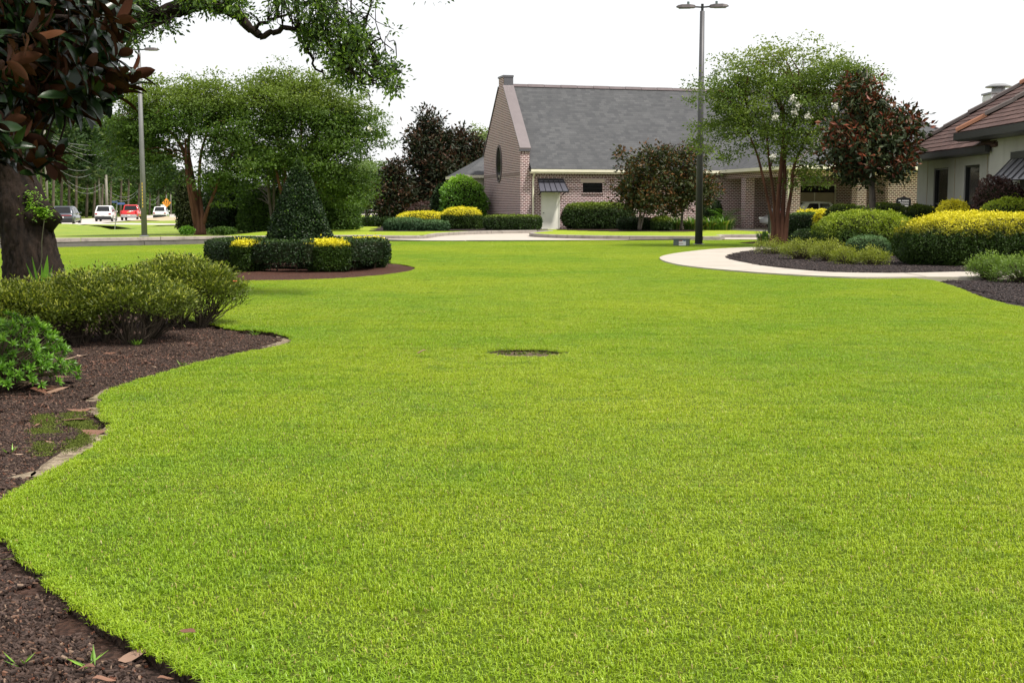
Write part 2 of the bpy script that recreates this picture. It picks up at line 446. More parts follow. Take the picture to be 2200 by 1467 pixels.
# far kerb and lawn islands
far_edge = [(-33, 47.0), (-18.6, 50.6), (-12.6, 54.0), (-9.0, 55.4), (-6.2, 56.0), (-4.3, 55.8), (-3.75, 57.2), (-3.4, 61.0), (-2.4, 64.4), (-1.0, 66.5), (1.2, 68.4), (2.1, 67.6), (1.35, 64.0), (0.9, 61.6), (0.9, 60.0), (1.7, 57.7), (3.1, 55.9), (4.9, 54.9), (7.1, 54.0), (8.7, 54.0), (9.25, 54.8), (9.4, 57.4), (10.0, 58.0), (13.0, 58.2), (25.0, 60.5), (46.0, 64.5)]
near_c, far_c = cat(near_edge, k=4), cat(far_edge, k=5)

# ground sheet to the horizon
xs = np.unique(np.concatenate([np.linspace(-1500, -120, 14), np.linspace(-120, -8, 75), np.linspace(-8, 50, 16), np.linspace(50, 1500, 14)]))
ys = np.unique(np.concatenate([np.linspace(-60, 44, 12), np.linspace(44, 125, 70), np.linspace(125, 260, 20), np.linspace(260, 2500, 14)]))
def road_x(y): return -37.1 - 0.174 * (y - 102)       # road edge nearest the camera
def ground_h(x, y):
    fx = np.interp(x, far_c[:, 0], far_c[:, 1])
    left = np.clip((-11.0 - x) / 4.0, 0, 1)                 # verge left of the drive
    behind = np.clip((y - fx - 0.35) / 0.6, 0, 1)
    d = x - road_x(y)                                       # metres from the road edge
    slope = np.clip(d / 26.0, 0, 1)
    v = -0.22 + 0.36 * slope ** 0.8
    ditch = np.exp(-((d - 5.5) / 1.6) ** 2) * np.clip((120 - y) / 10, 0, 1) * np.clip((y - 86) / 6, 0, 1)
    v = v + 0.42 * np.exp(-((d - 2.6) / 2.2) ** 2 - ((y - 92) / 9) ** 2) - 0.45 * ditch
    v = np.where(d < 0, -0.22, v)
    far = np.clip((y - 88) / 6, 0, 1)
    rest = -0.10 + 0.25 * far
    h = rest * (1 - left) + np.where(y > fx, v * behind - 0.10 * (1 - behind), -0.10) * left
    return np.where(y < 42, -0.10, h)
X, Yg = np.meshgrid(xs, ys); H = ground_h(X, Yg); nx = len(xs)
i, j = np.meshgrid(np.arange(len(ys) - 1), np.arange(nx - 1), indexing='ij'); i, j = i.ravel(), j.ravel()
g = G(); g.add(np.c_[X.ravel(), Yg.ravel(), H.ravel()], np.c_[i * nx + j, i * nx + j + 1, (i + 1) * nx + j + 1, (i + 1) * nx + j])
struct(g.build('ground', M['verge'], smooth=True))

# drive surface
dp = [(*p, DRIVE_Z) for p in near_c] + [(*p, DRIVE_Z) for p in (np.array(far_c)[::-1] + np.array([0, 0.05]))]
struct(G().poly(dp).build('driveway', M['concrete']))
# campus lawn beyond the drive
fl = far_c[far_c[:, 0] > -13.2] + np.array([0, 0.16])
struct(G().poly([(*p, CAMPUS_Z) for p in fl] + [(46, 98, CAMPUS_Z), (-13.2, 98, CAMPUS_Z)]).build('far_lawn', M['far_grass']))

def kerb(path, top, w_, bot, mat, name, side=1, sec=3.0):
    """a run of kerb sections with open joints"""
    path = np.array(path); d = np.r_[0, np.cumsum(np.linalg.norm(np.diff(path, axis=0), axis=1))]
    root = empty(name, (path[0][0], path[0][1], 0)); struct(root); org = np.array([path[0][0], path[0][1], 0])
    n = int(d[-1] / sec)
    for k in range(n):
        a, b = d[-1] * k / n + 0.012, d[-1] * (k + 1) / n - 0.012
        s_ = np.linspace(a, b, 5); xy = np.c_[np.interp(s_, d, path[:, 0]), np.interp(s_, d, path[:, 1])]
        T = np.gradient(xy, axis=0); T /= np.linalg.norm(T, axis=1)[:, None]; Nn = np.c_[-T[:, 1], T[:, 0]] * side
        zt = top(xy) if callable(top) else np.full(5, top)
        zt = zt + rng.normal() * 0.006; secs = []
        for (p, nn, z) in zip(xy, Nn, zt):
            q = p + nn * w_
            secs.append([(p[0], p[1], bot), (p[0], p[1], z - .025), (*(p + nn * .025), z), (*(q - nn * .02), z), (q[0], q[1], z - .02), (q[0], q[1], bot)])
        G().loft([np.array(s) - org for s in secs]).build('kerb_section', mat, root)
    return root
kerb(far_c[far_c[:, 0] > -34], CAMPUS_Z + 0.012, 0.16, -0.08, M['kerb'], 'far_kerb', 1, 3.2)
near_top = lambda q: np.interp(q[:, 0], [-30, -9, -3.5, 40], [0.20, 0.19, 0.045, 0.03])
kerb(near_c - np.array([0, 0.002]), near_top, -0.15, -0.12, M['kerb_dark'], 'near_kerb', 1, 3.4)

# ------------------------------------------------------------------ beds and lawn in front
bed1_front = cat(gpts([(470, 700), (505, 708), (560, 711), (604, 718), (632, 731), (604, 744), (530, 757), (460, 773), (400, 788), (330, 808), (262, 829), (228, 846), (216, 870), (222, 895), (239, 911), (226, 940), (190, 970), (140, 998), (80, 1030), (30, 1060), (0, 1082), (-80, 1112), (-150, 1132)]), k=6)
bed2_front = cat(gpts([(-150, 1138), (-60, 1142), (10, 1160), (46, 1200), (102, 1254), (156, 1297), (218, 1334), (272, 1362), (325, 1398), (378, 1430), (425, 1460), (490, 1520), (600, 1640), (740, 1900)]), k=6)
bed1_front[2:-1] = wob(bed1_front, 0.012, 3)[2:-1]; bed2_front[1:] = wob(bed2_front, 0.02, 5)[1:]
bed1_back = np.array(gpts([(-700, 640), (-300, 645), (0, 652), (200, 662), (380, 682)]))
walk_out = cat(gpts([(2200, 598), (2100, 600), (1990, 599.5), (1860, 600), (1780, 598), (1690, 593.5), (1600, 587), (1497, 577.5), (1440, 568), (1417, 557), (1440, 549), (1485, 542.5), (1538, 537.3), (1618, 533.6), (1700, 531)]), k=5)
walk_in = cat(gpts([(1700, 536.5), (1618, 540), (1585, 545), (1562, 551), (1558, 556.5), (1575, 562.5), (1606, 569), (1640, 575), (1700, 582), (1780, 588.5), (1900, 591), (2000, 589.5), (2100, 587), (2200, 584)]), k=5)
bed3_edge = cat(gpts([(2003, 603), (2030, 611), (2060, 620.5), (2100, 637), (2150, 651.5), (2200, 661.5), (2320, 684), (2600, 730)]), k=5)
right_lawn_end = gpts([(1700, 531), (1660, 527), (1600, 524.5), (1578, 522.5), (1610, 519.5), (1640, 517.3)])
lawn = np.concatenate([
    bed2_front[::-1], bed1_front[::-1][1:], bed1_back[::-1], [(-19, 30), (-22, 40)],
    near_c[(near_c[:, 0] > -22) & (near_c[:, 0] < 10.6)], np.array(right_lawn_end[::-1]), walk_out[::-1][1:],
    ])
# walk_out reversed runs from the far end round the tip to the right; cut it where the right-hand bed begins
_w = walk_out[::-1]; cut = np.argmin(np.hypot(*(_w - np.array(gd(2003, 600))).T))
lawn = np.concatenate([bed2_front[::-1], bed1_front[::-1][1:], bed1_back[::-1], [(-19, 30), (-22, 40)],
    near_c[(near_c[:, 0] > -21) & (near_c[:, 0] < 10.4)], np.array(right_lawn_end[::-1])[:-1], _w[:cut], bed3_edge, [(14, 6), (6, 1.2), (0.5, 0.6)]])
th_ = np.linspace(0, 2 * np.pi, 48, endpoint=False)
RING = np.array([-5.05, 29.7])
ring_bed = wob(np.c_[-5.0 + 2.8 * np.cos(th_), 28.5 + 4.5 * np.sin(th_)], 0.02, 9)
HOLE = np.array(gd(1130, 759))
hole = wob(np.c_[HOLE[0] + 0.37 * np.cos(th_[::2]), HOLE[1] + 0.30 * np.sin(th_[::2])], 0.045, 12)
def ring3(P, z): return [(float(p[0]), float(p[1]), z) for p in P]
g = G().poly(ring3(lawn, 0.0), 0, [ring3(ring_bed, 0.0), ring3(hole, 0.0)])
for Pl in (lawn, ring_bed, hole):        # cut earth edge of the turf
    n = len(Pl); V = ring3(Pl, 0.0) + ring3(Pl, -0.085); ii = np.arange(n); i2 = (ii + 1) % n
    g.add(V, np.c_[ii, i2, i2 + n, ii + n], 1)
struct(g.build('lawn', [M['thatch'], M['soil']]))
def sheet(name, P, z, mat): return struct(G().poly(ring3(P, z)).build(name, mat))
def bumpy_bed(name, poly, z, amp, step, mat, near=True):
    """an uneven sheet of mulch cut to a plan outline (grid inside, the lawn covers its rim)"""
    poly = np.array(poly); a, b = poly.min(0) - step, poly.max(0) + step
    gx, gy = np.arange(a[0], b[0], step), np.arange(a[1], b[1], step); XX, YY = np.meshgrid(gx, gy)
    ok = in_poly(XX, YY, poly) | (edge_dist(XX.ravel(), YY.ravel(), poly).reshape(XX.shape) < step * 1.5) if near else in_poly(XX, YY, poly)
    q = np.c_[XX.ravel(), YY.ravel(), 0 * XX.ravel()]; Z = z + amp * (snoise(q, 2.2, 3) + .6 * snoise(q, 7, 8))
    n = len(gx); i, j = np.meshgrid(np.arange(len(gy) - 1), np.arange(n - 1), indexing='ij'); i, j = i.ravel(), j.ravel()
    Fq = np.c_[i * n + j, i * n + j + 1, (i + 1) * n + j + 1, (i + 1) * n + j]; Fq = Fq[ok.ravel()[Fq].all(1)]
    g = G(); g.add(np.c_[q[:, :2], Z], Fq); return struct(g.build(name, mat, smooth=True))
bed1 = np.concatenate([bed1_back, bed1_front, [(-4.5, 6.2), (-9, 9)]])
bed2 = np.concatenate([bed2_front, [(-0.8, 1.0), (-4, 1.0), (-4.5, 5.2)]])
bumpy_bed('mulch_bed', bed1, -0.045, 0.014, 0.12, M['mulch'])
bumpy_bed('mulch_bed', bed2, -0.05, 0.012, 0.08, M['mulch'])
bumpy_bed('mulch_bed', ring_bed, -0.02, 0.02, 0.25, M['mulch_red'])
sheet('bare_earth', np.c_[HOLE[0] + 0.5 * np.cos(th_), HOLE[1] + 0.5 * np.sin(th_)], -0.018, M['bare'])
bed_r = np.concatenate([walk_in, [(14.3, 26), (15.5, 30), (18, 36), (18, 50), (13, 52.2), (10.8, 50)]])
sheet('mulch_bed', bed_r, 0.012, M['mulch_black'])
bumpy_bed('mulch_ridge', bed_r, 0.02, 0.02, 0.2, M['mulch_black'], False)
bed3 = np.concatenate([bed3_edge, [(14, 16), (14.5, 24)], walk_out[:14][::1]])
sheet('mulch_bed', np.concatenate([bed3_edge, [(16, 14), (16, 23.9), gd(2200, 597)], [gd(2100, 599)]]), -0.025, M['mulch_black'])
wk = np.concatenate([walk_out, walk_in, []]) if False else np.concatenate([walk_out, walk_in])
gw = G().poly(ring3(wk, 0.045)); n = len(wk); ii = np.arange(n); i2 = (ii + 1) % n
gw.add(ring3(wk, 0.045) + ring3(wk, -0.08), np.c_[ii, i2, i2 + n, ii + n])
wko = struct(gw.build('walkway', M['concrete']))
M['joint'] = plain('joint', (0.12, 0.105, 0.09), 0.9)
for q in range(4, len(walk_in) - 3, 6):       # saw-cut joints across the path
    a = walk_in[q]; b = walk_out[int(np.argmin(np.hypot(*(walk_out - a).T)))]; d_ = (b - a) / np.hypot(*(b - a)); s_ = np.array([-d_[1], d_[0]]) * .012; a, b = a + d_ * .01, b - d_ * .01
    G().poly([(*(a - s_), .049), (*(b - s_), .049), (*(b + s_), .049), (*(a + s_), .049)]).build('joint', M['joint'], wko)

# bare sandy spots along the cut edge
SANDS = []
for k_, pl in enumerate([[(552, 712), (580, 713), (606, 719), (632, 731), (604, 744), (566, 750), (590, 738), (588, 724)],
           [(216, 846), (240, 838), (219, 872), (223, 894), (236, 908), (216, 905), (196, 890), (168, 884), (182, 864)],
           [(238, 918), (226, 940), (190, 970), (140, 998), (84, 1030), (66, 1020), (96, 1000), (136, 976), (180, 950), (208, 928)], [(2, 1036), (58, 1016), (60, 1030), (30, 1040), (6, 1050)]]):
    P = wob(cat(gpts(pl, -0.04), True, 8), 0.03, 20 + k_); SANDS.append(P)
    sheet('sand_patch', P, -0.026, M['sand'])

# ------------------------------------------------------------------ road on the left
def off(y, d): return (road_x(y) - d / math.cos(0.172), y)
ROAD_Z = -0.15
ya, yb = 20, 900
struct(G().poly([(*off(ya, 0), ROAD_Z), (*off(yb, 0), ROAD_Z), (*off(yb, 9.2), ROAD_Z), (*off(ya, 9.2), ROAD_Z)]).build('road', M['road']))
g = G()
for dd in (0.5, 8.7): g.poly([(*off(ya, dd), ROAD_Z + .004), (*off(yb, dd), ROAD_Z + .004), (*off(yb, dd + .14), ROAD_Z + .004), (*off(ya, dd + .14), ROAD_Z + .004)])
for y0 in np.arange(60, 400, 12.0): g.poly([(*off(y0, 4.5), ROAD_Z + .004), (*off(y0 + 3, 4.5), ROAD_Z + .004), (*off(y0 + 3, 4.62), ROAD_Z + .004), (*off(y0, 4.62), ROAD_Z + .004)])
struct(g.build('road_marking', M['marking']))
# side street joining the road
struct(G().poly([(*p, 0.03) for p in [(-36.5, 104.5), (-24, 99.5), (-14, 99), (-14, 103), (-24, 104.5), (-34, 112), (-38.6, 112)]]).build('side_road', M['road']))
# bank of bare dirt beside the road
g = G(); n = 40
dx = np.linspace(0, 1, 40); V = []; W_ = 7
a, b = np.array([-42.6, 147.0]), np.array([-39.5, 178.0])
for t in dx:
    c = a + (b - a) * t; hh = 0.42 * math.sin(math.pi * min(1, t * 1.05 + .02)) ** .5
    for s_ in np.linspace(-1, 1, W_): V.append((c[0] + s_ * 3.2, c[1], -0.2 + hh * (1 - s_ * s_) * (1 + .25 * rng.normal())))
i, j = np.meshgrid(np.arange(39), np.arange(W_ - 1), indexing='ij'); i, j = i.ravel(), j.ravel()
g.add(V, np.c_[i * W_ + j, i * W_ + j + 1, (i + 1) * W_ + j + 1, (i + 1) * W_ + j])
struct(g.build('dirt_bank', M['dirt'], smooth=True))

# ------------------------------------------------------------------ scatter: turf and mulch chips
def scatter_group():
    ng = bpy.data.node_groups.new('scatter', 'GeometryNodeTree')
    ng.interface.new_socket('Geometry', in_out='INPUT', socket_type='NodeSocketGeometry')
    ng.interface.new_socket('Pieces', in_out='INPUT', socket_type='NodeSocketCollection')
    ng.interface.new_socket('Geometry', in_out='OUTPUT', socket_type='NodeSocketGeometry')
    N, L = ng.nodes, ng.links
    gi, go = N.new('NodeGroupInput'), N.new('NodeGroupOutput')
    ci = N.new('GeometryNodeCollectionInfo'); ci.inputs['Separate Children'].default_value = True; ci.inputs['Reset Children'].default_value = True
    ip = N.new('GeometryNodeInstanceOnPoints'); ip.inputs['Pick Instance'].default_value = True
    def na(nm, ty):
        a = N.new('GeometryNodeInputNamedAttribute'); a.data_type = ty; a.inputs['Name'].default_value = nm; return a.outputs['Attribute']
    L.new(gi.outputs[0], ip.inputs['Points']); L.new(gi.outputs[1], ci.inputs['Collection']); L.new(ci.outputs[0], ip.inputs['Instance'])
    L.new(na('idx', 'INT'), ip.inputs['Instance Index']); L.new(na('rot', 'FLOAT_VECTOR'), ip.inputs['Rotation']); L.new(na('scl', 'FLOAT_VECTOR'), ip.inputs['Scale'])
    L.new(ip.outputs[0], go.inputs[0]); return ng
SCATTER = scatter_group()
def scatter(name, P, idx, rotz, scl, pieces):
    me = bpy.data.meshes.new(name); n = len(P); me.vertices.add(n); me.vertices.foreach_set('co', np.asarray(P, np.float32).ravel())
    a = me.attributes.new('idx', 'INT', 'POINT'); a.data.foreach_set('value', np.asarray(idx, np.int32))
    a = me.attributes.new('rot', 'FLOAT_VECTOR', 'POINT'); a.data.foreach_set('vector', np.c_[np.zeros(n), np.zeros(n), rotz].astype(np.float32).ravel())
    a = me.attributes.new('scl', 'FLOAT_VECTOR', 'POINT'); a.data.foreach_set('vector', np.asarray(scl, np.float32).ravel())
    o = bpy.data.objects.new(name, me); COL.objects.link(o)
    cl = bpy.data.collections.new(name + '_pieces')
    for q in pieces:
        for c in list(q.users_collection): c.objects.unlink(q)
        cl.objects.link(q)
    md = o.modifiers.new('scatter', 'NODES'); md.node_group = SCATTER; md['Socket_1'] = cl
    return o
def blades(nm, size, dens, hmin, hmax, wd, lean):
    n = int(size * size * dens); P = np.c_[rng.uniform(-size / 2, size / 2, (n, 2)), np.full(n, -0.004)]
    h = rng.uniform(hmin, hmax, n) * (0.85 + 0.3 * (snoise(P, 18, 4) > 0)); a = rng.uniform(0, 2 * np.pi, n)
    ln = np.abs(rng.normal(size=n)) * lean + 0.12; D = np.c_[np.cos(a), np.sin(a), np.zeros(n)]; S = np.c_[-np.sin(a), np.cos(a), np.zeros(n)]
    wv = wd * rng.uniform(0.6, 1.3, n)[:, None]; Z = np.array([0, 0, 1.0])
    B0, B1 = P - S * wv * .35, P + S * wv * .35
    mid = P + D * (h * ln * .35)[:, None] + Z * (h * .62)[:, None]; tip = P + D * (h * ln * 1.1)[:, None] + Z * (h * (1 - .35 * np.minimum(ln, 1)))[:, None]
    V = np.stack([B0, B1, mid + S * wv * .5, mid - S * wv * .5, tip], 1).reshape(-1, 3); k = np.arange(n)[:, None] * 5
    g = G(); g.add(V, [k + np.array([[0, 1, 2, 3]]), k + np.array([[3, 2, 4]])])
    return g.build(nm, M['blade'], attrs={'rnd': np.repeat(rng.random(n), 5), 'dry': np.repeat(rng.random(n) < 0.03, 5).astype(float)})
big = [blades('turf_piece', 0.5, 14500, .013, .026, .0038, .6) for k in range(5)]
small = [blades('turf_piece', 0.1, 14500, .013, .028, .0038, .75) for k in range(5)]
def visible(x, y, mx=2.5): return (np.abs(x) < 0.42 * y + mx) & (y > 2.2)
gx, gy = np.meshgrid(np.arange(-24, 22, .5), np.arange(2.0, 55, .5)); gx, gy = gx.ravel(), gy.ravel()
dist = np.minimum(np.minimum(edge_dist(gx, gy, lawn), edge_dist(gx, gy, ring_bed)), edge_dist(gx, gy, hole))
def on_lawn(x, y): return in_poly(x, y, lawn) & ~in_poly(x, y, ring_bed) & ~in_poly(x, y, hole)
vis = visible(gx, gy); inside = on_lawn(gx, gy)
ok = vis & inside & (dist > .37); bx, by = gx[ok], gy[ok]
rim = vis & (dist <= .37); ox, oy = np.meshgrid(np.arange(-.2, .21, .1), np.arange(-.2, .21, .1))
sx = (gx[rim][:, None] + ox.ravel()).ravel(); sy = (gy[rim][:, None] + oy.ravel()).ravel()
sd = np.minimum(np.minimum(edge_dist(sx, sy, lawn), edge_dist(sx, sy, ring_bed)), edge_dist(sx, sy, hole))
oks = on_lawn(sx, sy) & (sd > .02); sx, sy = sx[oks], sy[oks]
_area = lambda P: .5 * np.sum(P[:, 0] * np.roll(P[:, 1], -1) - np.roll(P[:, 0], -1) * P[:, 1])
SIDE = {len(lawn): np.sign(_area(np.array(lawn))), len(ring_bed): -np.sign(_area(np.array(ring_bed)))}      # towards the turf
for Pl in (lawn, ring_bed):           # turf growing right up to and over its cut edge
    q0, q1 = np.array(Pl), np.roll(np.array(Pl), -1, 0)
    for a, b in zip(q0, q1):
        if not visible(a[0], a[1]): continue
        nn_ = max(1, int(np.hypot(*(b - a)) / .055)); t_ = (np.arange(nn_) + .5) / nn_; e_ = a + (b - a) * t_[:, None] + rng.normal(size=(nn_, 2)) * .012; d_ = (b - a) / (np.hypot(*(b - a)) + 1e-9); e_ = e_ + np.array([-d_[1], d_[0]]) * .04 * SIDE[len(Pl)]
        if nn_ < 400: sx, sy = np.r_[sx, e_[:, 0]], np.r_[sy, e_[:, 1]]
P = np.r_[np.c_[bx, by, 0 * bx], np.c_[sx, sy, 0 * sx]]; nb, ns = len(bx), len(sx)
idx = np.r_[rng.integers(0, 5, nb), 5 + rng.integers(0, 5, ns)]
rot = np.r_[rng.integers(0, 4, nb) * np.pi / 2, rng.uniform(0, 6.28, ns)]
hs = 1 + .22 * snoise(P, 1.1, 77) + .1 * rng.normal(size=len(P)); hs = np.clip(hs, .6, 1.5)
o = scatter('lawn_grass', P, idx, rot, np.c_[np.ones(len(P)), np.ones(len(P)), hs], big + small)
stuff(o, 'mown bright green lawn grass covering the whole foreground', 'grass')

def chips(nm, size, n, cols_seed, ks=1.0, mt='chip'):
    P = np.c_[rng.uniform(-size / 2, size / 2, (n, 2)), rng.uniform(.0, .014, n)]; a = rng.uniform(0, 6.28, n); tl = rng.normal(size=n) * .28
    D = np.c_[np.cos(a), np.sin(a), tl]; S = np.c_[-np.sin(a), np.cos(a), rng.normal(size=n) * .3]; L = rng.uniform(.008, .026, n)[:, None] * ks; W_ = L * rng.uniform(.22, .5, n)[:, None]
    Z = np.array([0, 0, .006])
    V = np.stack([P - D * L - S * W_, P + D * L - S * W_ * .7, P + D * L * .9 + S * W_, P - D * L * .8 + S * W_, P - D * L * .9 - S * W_ * .8 + Z, P + D * L * .9 - S * W_ * .6 + Z, P + D * L * .8 + S * W_ * .8 + Z, P - D * L * .7 + S * W_ * .8 + Z], 1).reshape(-1, 3)
    k = np.arange(n)[:, None] * 8; g = G()
    g.add(V, [k + np.array([[4, 5, 6, 7]]), k + np.array([[0, 1, 5, 4]]), k + np.array([[1, 2, 6, 5]]), k + np.array([[2, 3, 7, 6]]), k + np.array([[3, 0, 4, 7]])])
    r = rng.random(n); return g.build(nm, M[mt], attrs={'rnd': np.repeat(r, 8), 'tint': np.repeat((rng.random(n) < .11).astype(float), 8)})
M['chip'] = leafmat('bark_chip', (0.016, 0.009, 0.0065), (0.080, 0.050, 0.039), (0.12, 0.040, 0.020), 0.75, 0, 0.3, (0.20, 0.14, 0.10))
pcs = [chips('chip_piece', .25, 700, k, .52) for k in range(4)]
gx, gy = np.meshgrid(np.arange(-9, 1, .22), np.arange(2, 19, .22)); gx, gy = gx.ravel() + rng.normal(size=gx.size) * .03, gy.ravel()
ok = (in_poly(gx, gy, bed1) & (edge_dist(gx, gy, bed1) > .10) | in_poly(gx, gy, bed2) & (edge_dist(gx, gy, bed2) > .05)) & visible(gx, gy, 1.5)
for S_ in SANDS: ok &= ~(in_poly(gx, gy, S_) & (rng.random(len(gx)) < .66))
gx, gy = gx[ok], gy[ok]; n = len(gx)
q = np.c_[gx, gy, 0 * gx]; zz = np.where(in_poly(gx, gy, bed2), -.05 + .012 * (snoise(q, 2.2, 3) + .6 * snoise(q, 7, 8)), -.045 + .014 * (snoise(q, 2.2, 3) + .6 * snoise(q, 7, 8))) + .002
o = scatter('mulch_chips', np.c_[gx, gy, zz], rng.integers(0, 4, n), rng.uniform(0, 6.28, n), np.ones((n, 3)), pcs)
stuff(o, 'dark bark mulch chips strewn over the two left beds', 'mulch')
M['chip_black'] = leafmat('black_chip', (0.010, 0.007, 0.007), (0.042, 0.030, 0.029), (0.06, 0.035, 0.028), 0.75, 0, 0.3, (0.13, 0.10, 0.09))
pcs = [chips('chip_piece', .5, 420, k, 1.3, 'chip_black') for k in range(3)]
bed3p = np.concatenate([bed3_edge, [(16, 14), (16, 23.9), gd(2200, 597)], [gd(2100, 599)]])
gx, gy = np.meshgrid(np.arange(4, 17, .42), np.arange(17, 50, .42)); gx, gy = gx.ravel() + rng.normal(size=gx.size) * .05, gy.ravel()
i3, ir = in_poly(gx, gy, bed3p) & (edge_dist(gx, gy, bed3p) > .22), in_poly(gx, gy, bed_r) & (edge_dist(gx, gy, bed_r) > .24) & (gy < 42)
ok = (i3 | ir) & visible(gx, gy, 1.0); zz = np.where(i3, -.022, .032)[ok]; gx, gy = gx[ok], gy[ok]; n = len(gx)
o = scatter('mulch_chips', np.c_[gx, gy, zz], rng.integers(0, 3, n), rng.uniform(0, 6.28, n), np.ones((n, 3)), pcs)
stuff(o, 'black mulch chips over the right-hand beds beside the walkway', 'mulch')

# ================================================================== BUILDINGS
def brick_mat(name, b1, b2, mort, soldier=False):
    t = NT(name); tc = t.n('ShaderNodeTexCoord'); sx = t.n('ShaderNodeSeparateXYZ'); t.k(tc.outputs['Object'], sx.inputs[0])
    nm = t.n('ShaderNodeSeparateXYZ'); t.k(tc.outputs['Normal'], nm.inputs[0])
    f = t.math('GREATER_THAN', t.math('ABSOLUTE', nm.outputs[0]), 0.6)
    h = t.math('ADD', t.math('MULTIPLY', sx.outputs[0], t.math('SUBTRACT', 1.0, f)), t.math('MULTIPLY', sx.outputs[1], f))
    cv = t.n('ShaderNodeCombineXYZ')
    t.k(h, cv.inputs[0 if not soldier else 1]); t.k(sx.outputs[2], cv.inputs[1 if not soldier else 0])
    dist = t.n('ShaderNodeVectorMath', operation='ADD'); t.k(cv.outputs[0], dist.inputs[0])
    nz = t.n('ShaderNodeTexNoise'); nz.inputs['Scale'].default_value = 5; t.k(tc.outputs['Object'], nz.inputs['Vector'])
    sc_ = t.n('ShaderNodeVectorMath', operation='SCALE'); t.k(nz.outputs['Color'], sc_.inputs[0]); sc_.inputs['Scale'].default_value = 0.012; t.k(sc_.outputs[0], dist.inputs[1])
    br = t.n('ShaderNodeTexBrick'); br.inputs['Scale'].default_value = 1; br.inputs['Brick Width'].default_value = 0.235; br.inputs['Row Height'].default_value = 0.098
    br.inputs['Mortar Size'].default_value = 0.021; br.inputs['Mortar Smooth'].default_value = 0.25; br.inputs['Bias'].default_value = -0.15
    t.k(dist.outputs[0], br.inputs['Vector'])
    br.inputs['Color1'].default_value = (*b1, 1); br.inputs['Color2'].default_value = (*b2, 1); br.inputs['Mortar'].default_value = (*mort, 1)
    wash = t.ramp(t.noise(tc.outputs['Object'], 2.6, 6, 0.7), [(0.48, 0.0), (0.75, 0.6)])
    col = t.mix(wash, br.outputs['Color'], tuple(0.55 * m + 0.02 for m in mort))
    return t.done(t.bsdf(col, 0.88, 0, t.bump(br.outputs['Fac'], -0.6, 0.012), 0.2))
M['brick'] = brick_mat('washed_brick', (0.042, 0.009, 0.011), (0.16, 0.05, 0.05), (0.60, 0.49, 0.485))
M['soldier'] = brick_mat('soldier_brick', (0.05, 0.014, 0.014), (0.13, 0.05, 0.045), (0.40, 0.33, 0.31), True)
def shingle_mat(name, a, b, dark, w_=0.30, hgt=0.128):
    t = NT(name); tc = t.n('ShaderNodeTexCoord'); sx = t.n('ShaderNodeSeparateXYZ'); t.k(tc.outputs['Object'], sx.inputs[0])
    nm = t.n('ShaderNodeSeparateXYZ'); t.k(tc.outputs['Normal'], nm.inputs[0])
    f = t.math('GREATER_THAN', t.math('ABSOLUTE', nm.outputs[0]), 0.35)
    h = t.math('ADD', t.math('MULTIPLY', sx.outputs[0], t.math('SUBTRACT', 1.0, f)), t.math('MULTIPLY', sx.outputs[1], f))
    cv = t.n('ShaderNodeCombineXYZ'); t.k(h, cv.inputs[0]); t.k(sx.outputs[2], cv.inputs[1])
    row = t.math('FLOOR', t.math('DIVIDE', sx.outputs[2], hgt)); wr = t.n('ShaderNodeTexWhiteNoise', noise_dimensions='1D'); t.k(row, wr.inputs['W'])
    tab = t.math('FLOOR', t.math('ADD', t.math('DIVIDE', h, w_), wr.outputs['Value']))
    cv2 = t.n('ShaderNodeCombineXYZ'); t.k(tab, cv2.inputs[0]); t.k(row, cv2.inputs[1]); wn_ = t.n('ShaderNodeTexWhiteNoise', noise_dimensions='2D'); t.k(cv2.outputs[0], wn_.inputs['Vector'])
    tabc = t.mix(wn_.outputs['Value'], a, b)
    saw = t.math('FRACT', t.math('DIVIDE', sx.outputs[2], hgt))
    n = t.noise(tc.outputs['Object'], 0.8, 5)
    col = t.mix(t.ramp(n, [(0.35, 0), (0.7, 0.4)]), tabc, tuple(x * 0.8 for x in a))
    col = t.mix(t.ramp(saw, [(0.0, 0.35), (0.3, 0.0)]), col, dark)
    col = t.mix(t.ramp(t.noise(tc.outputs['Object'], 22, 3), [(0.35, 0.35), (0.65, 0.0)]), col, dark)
    return t.done(t.bsdf(col, 0.92, 0, None, 0.15))
M['shingle_grey'] = shingle_mat('grey_shingles', (0.072, 0.074, 0.079), (0.108, 0.109, 0.113), (0.048, 0.048, 0.053))
M['coping'] = plain('mauve_metal', (0.115, 0.095, 0.10), 0.45, 0.3, 0.06)
M['coping_dark'] = plain('dark_flashing', (0.115, 0.11, 0.125), 0.4, 0.4, 0.08)
M['cream'] = plain('cream_paint', (0.70, 0.66, 0.52), 0.5, var=0.05)
M['cream_door'] = plain('door_paint', (0.76, 0.74, 0.66), 0.45, var=0.04)
M['awning'] = plain('blue_black_metal', (0.045, 0.045, 0.062), 0.35, 0.5, 0.1)
M['dark_glass'] = plain('dark_glass', (0.008, 0.008, 0.009), 0.12, var=0.2, spec=0.5)
M['black_metal'] = plain('black_metal', (0.012, 0.012, 0.013), 0.45, 0.2, 0.2)
M['limestone'] = plain('lintel_stone', (0.50, 0.40, 0.34), 0.85, var=0.08)
M['ridge'] = plain('ridge_cap', (0.10, 0.078, 0.082), 0.8, var=0.15)
M['tan_panel'] = plain('tan_panel', (0.36, 0.29, 0.21), 0.6, var=0.06)

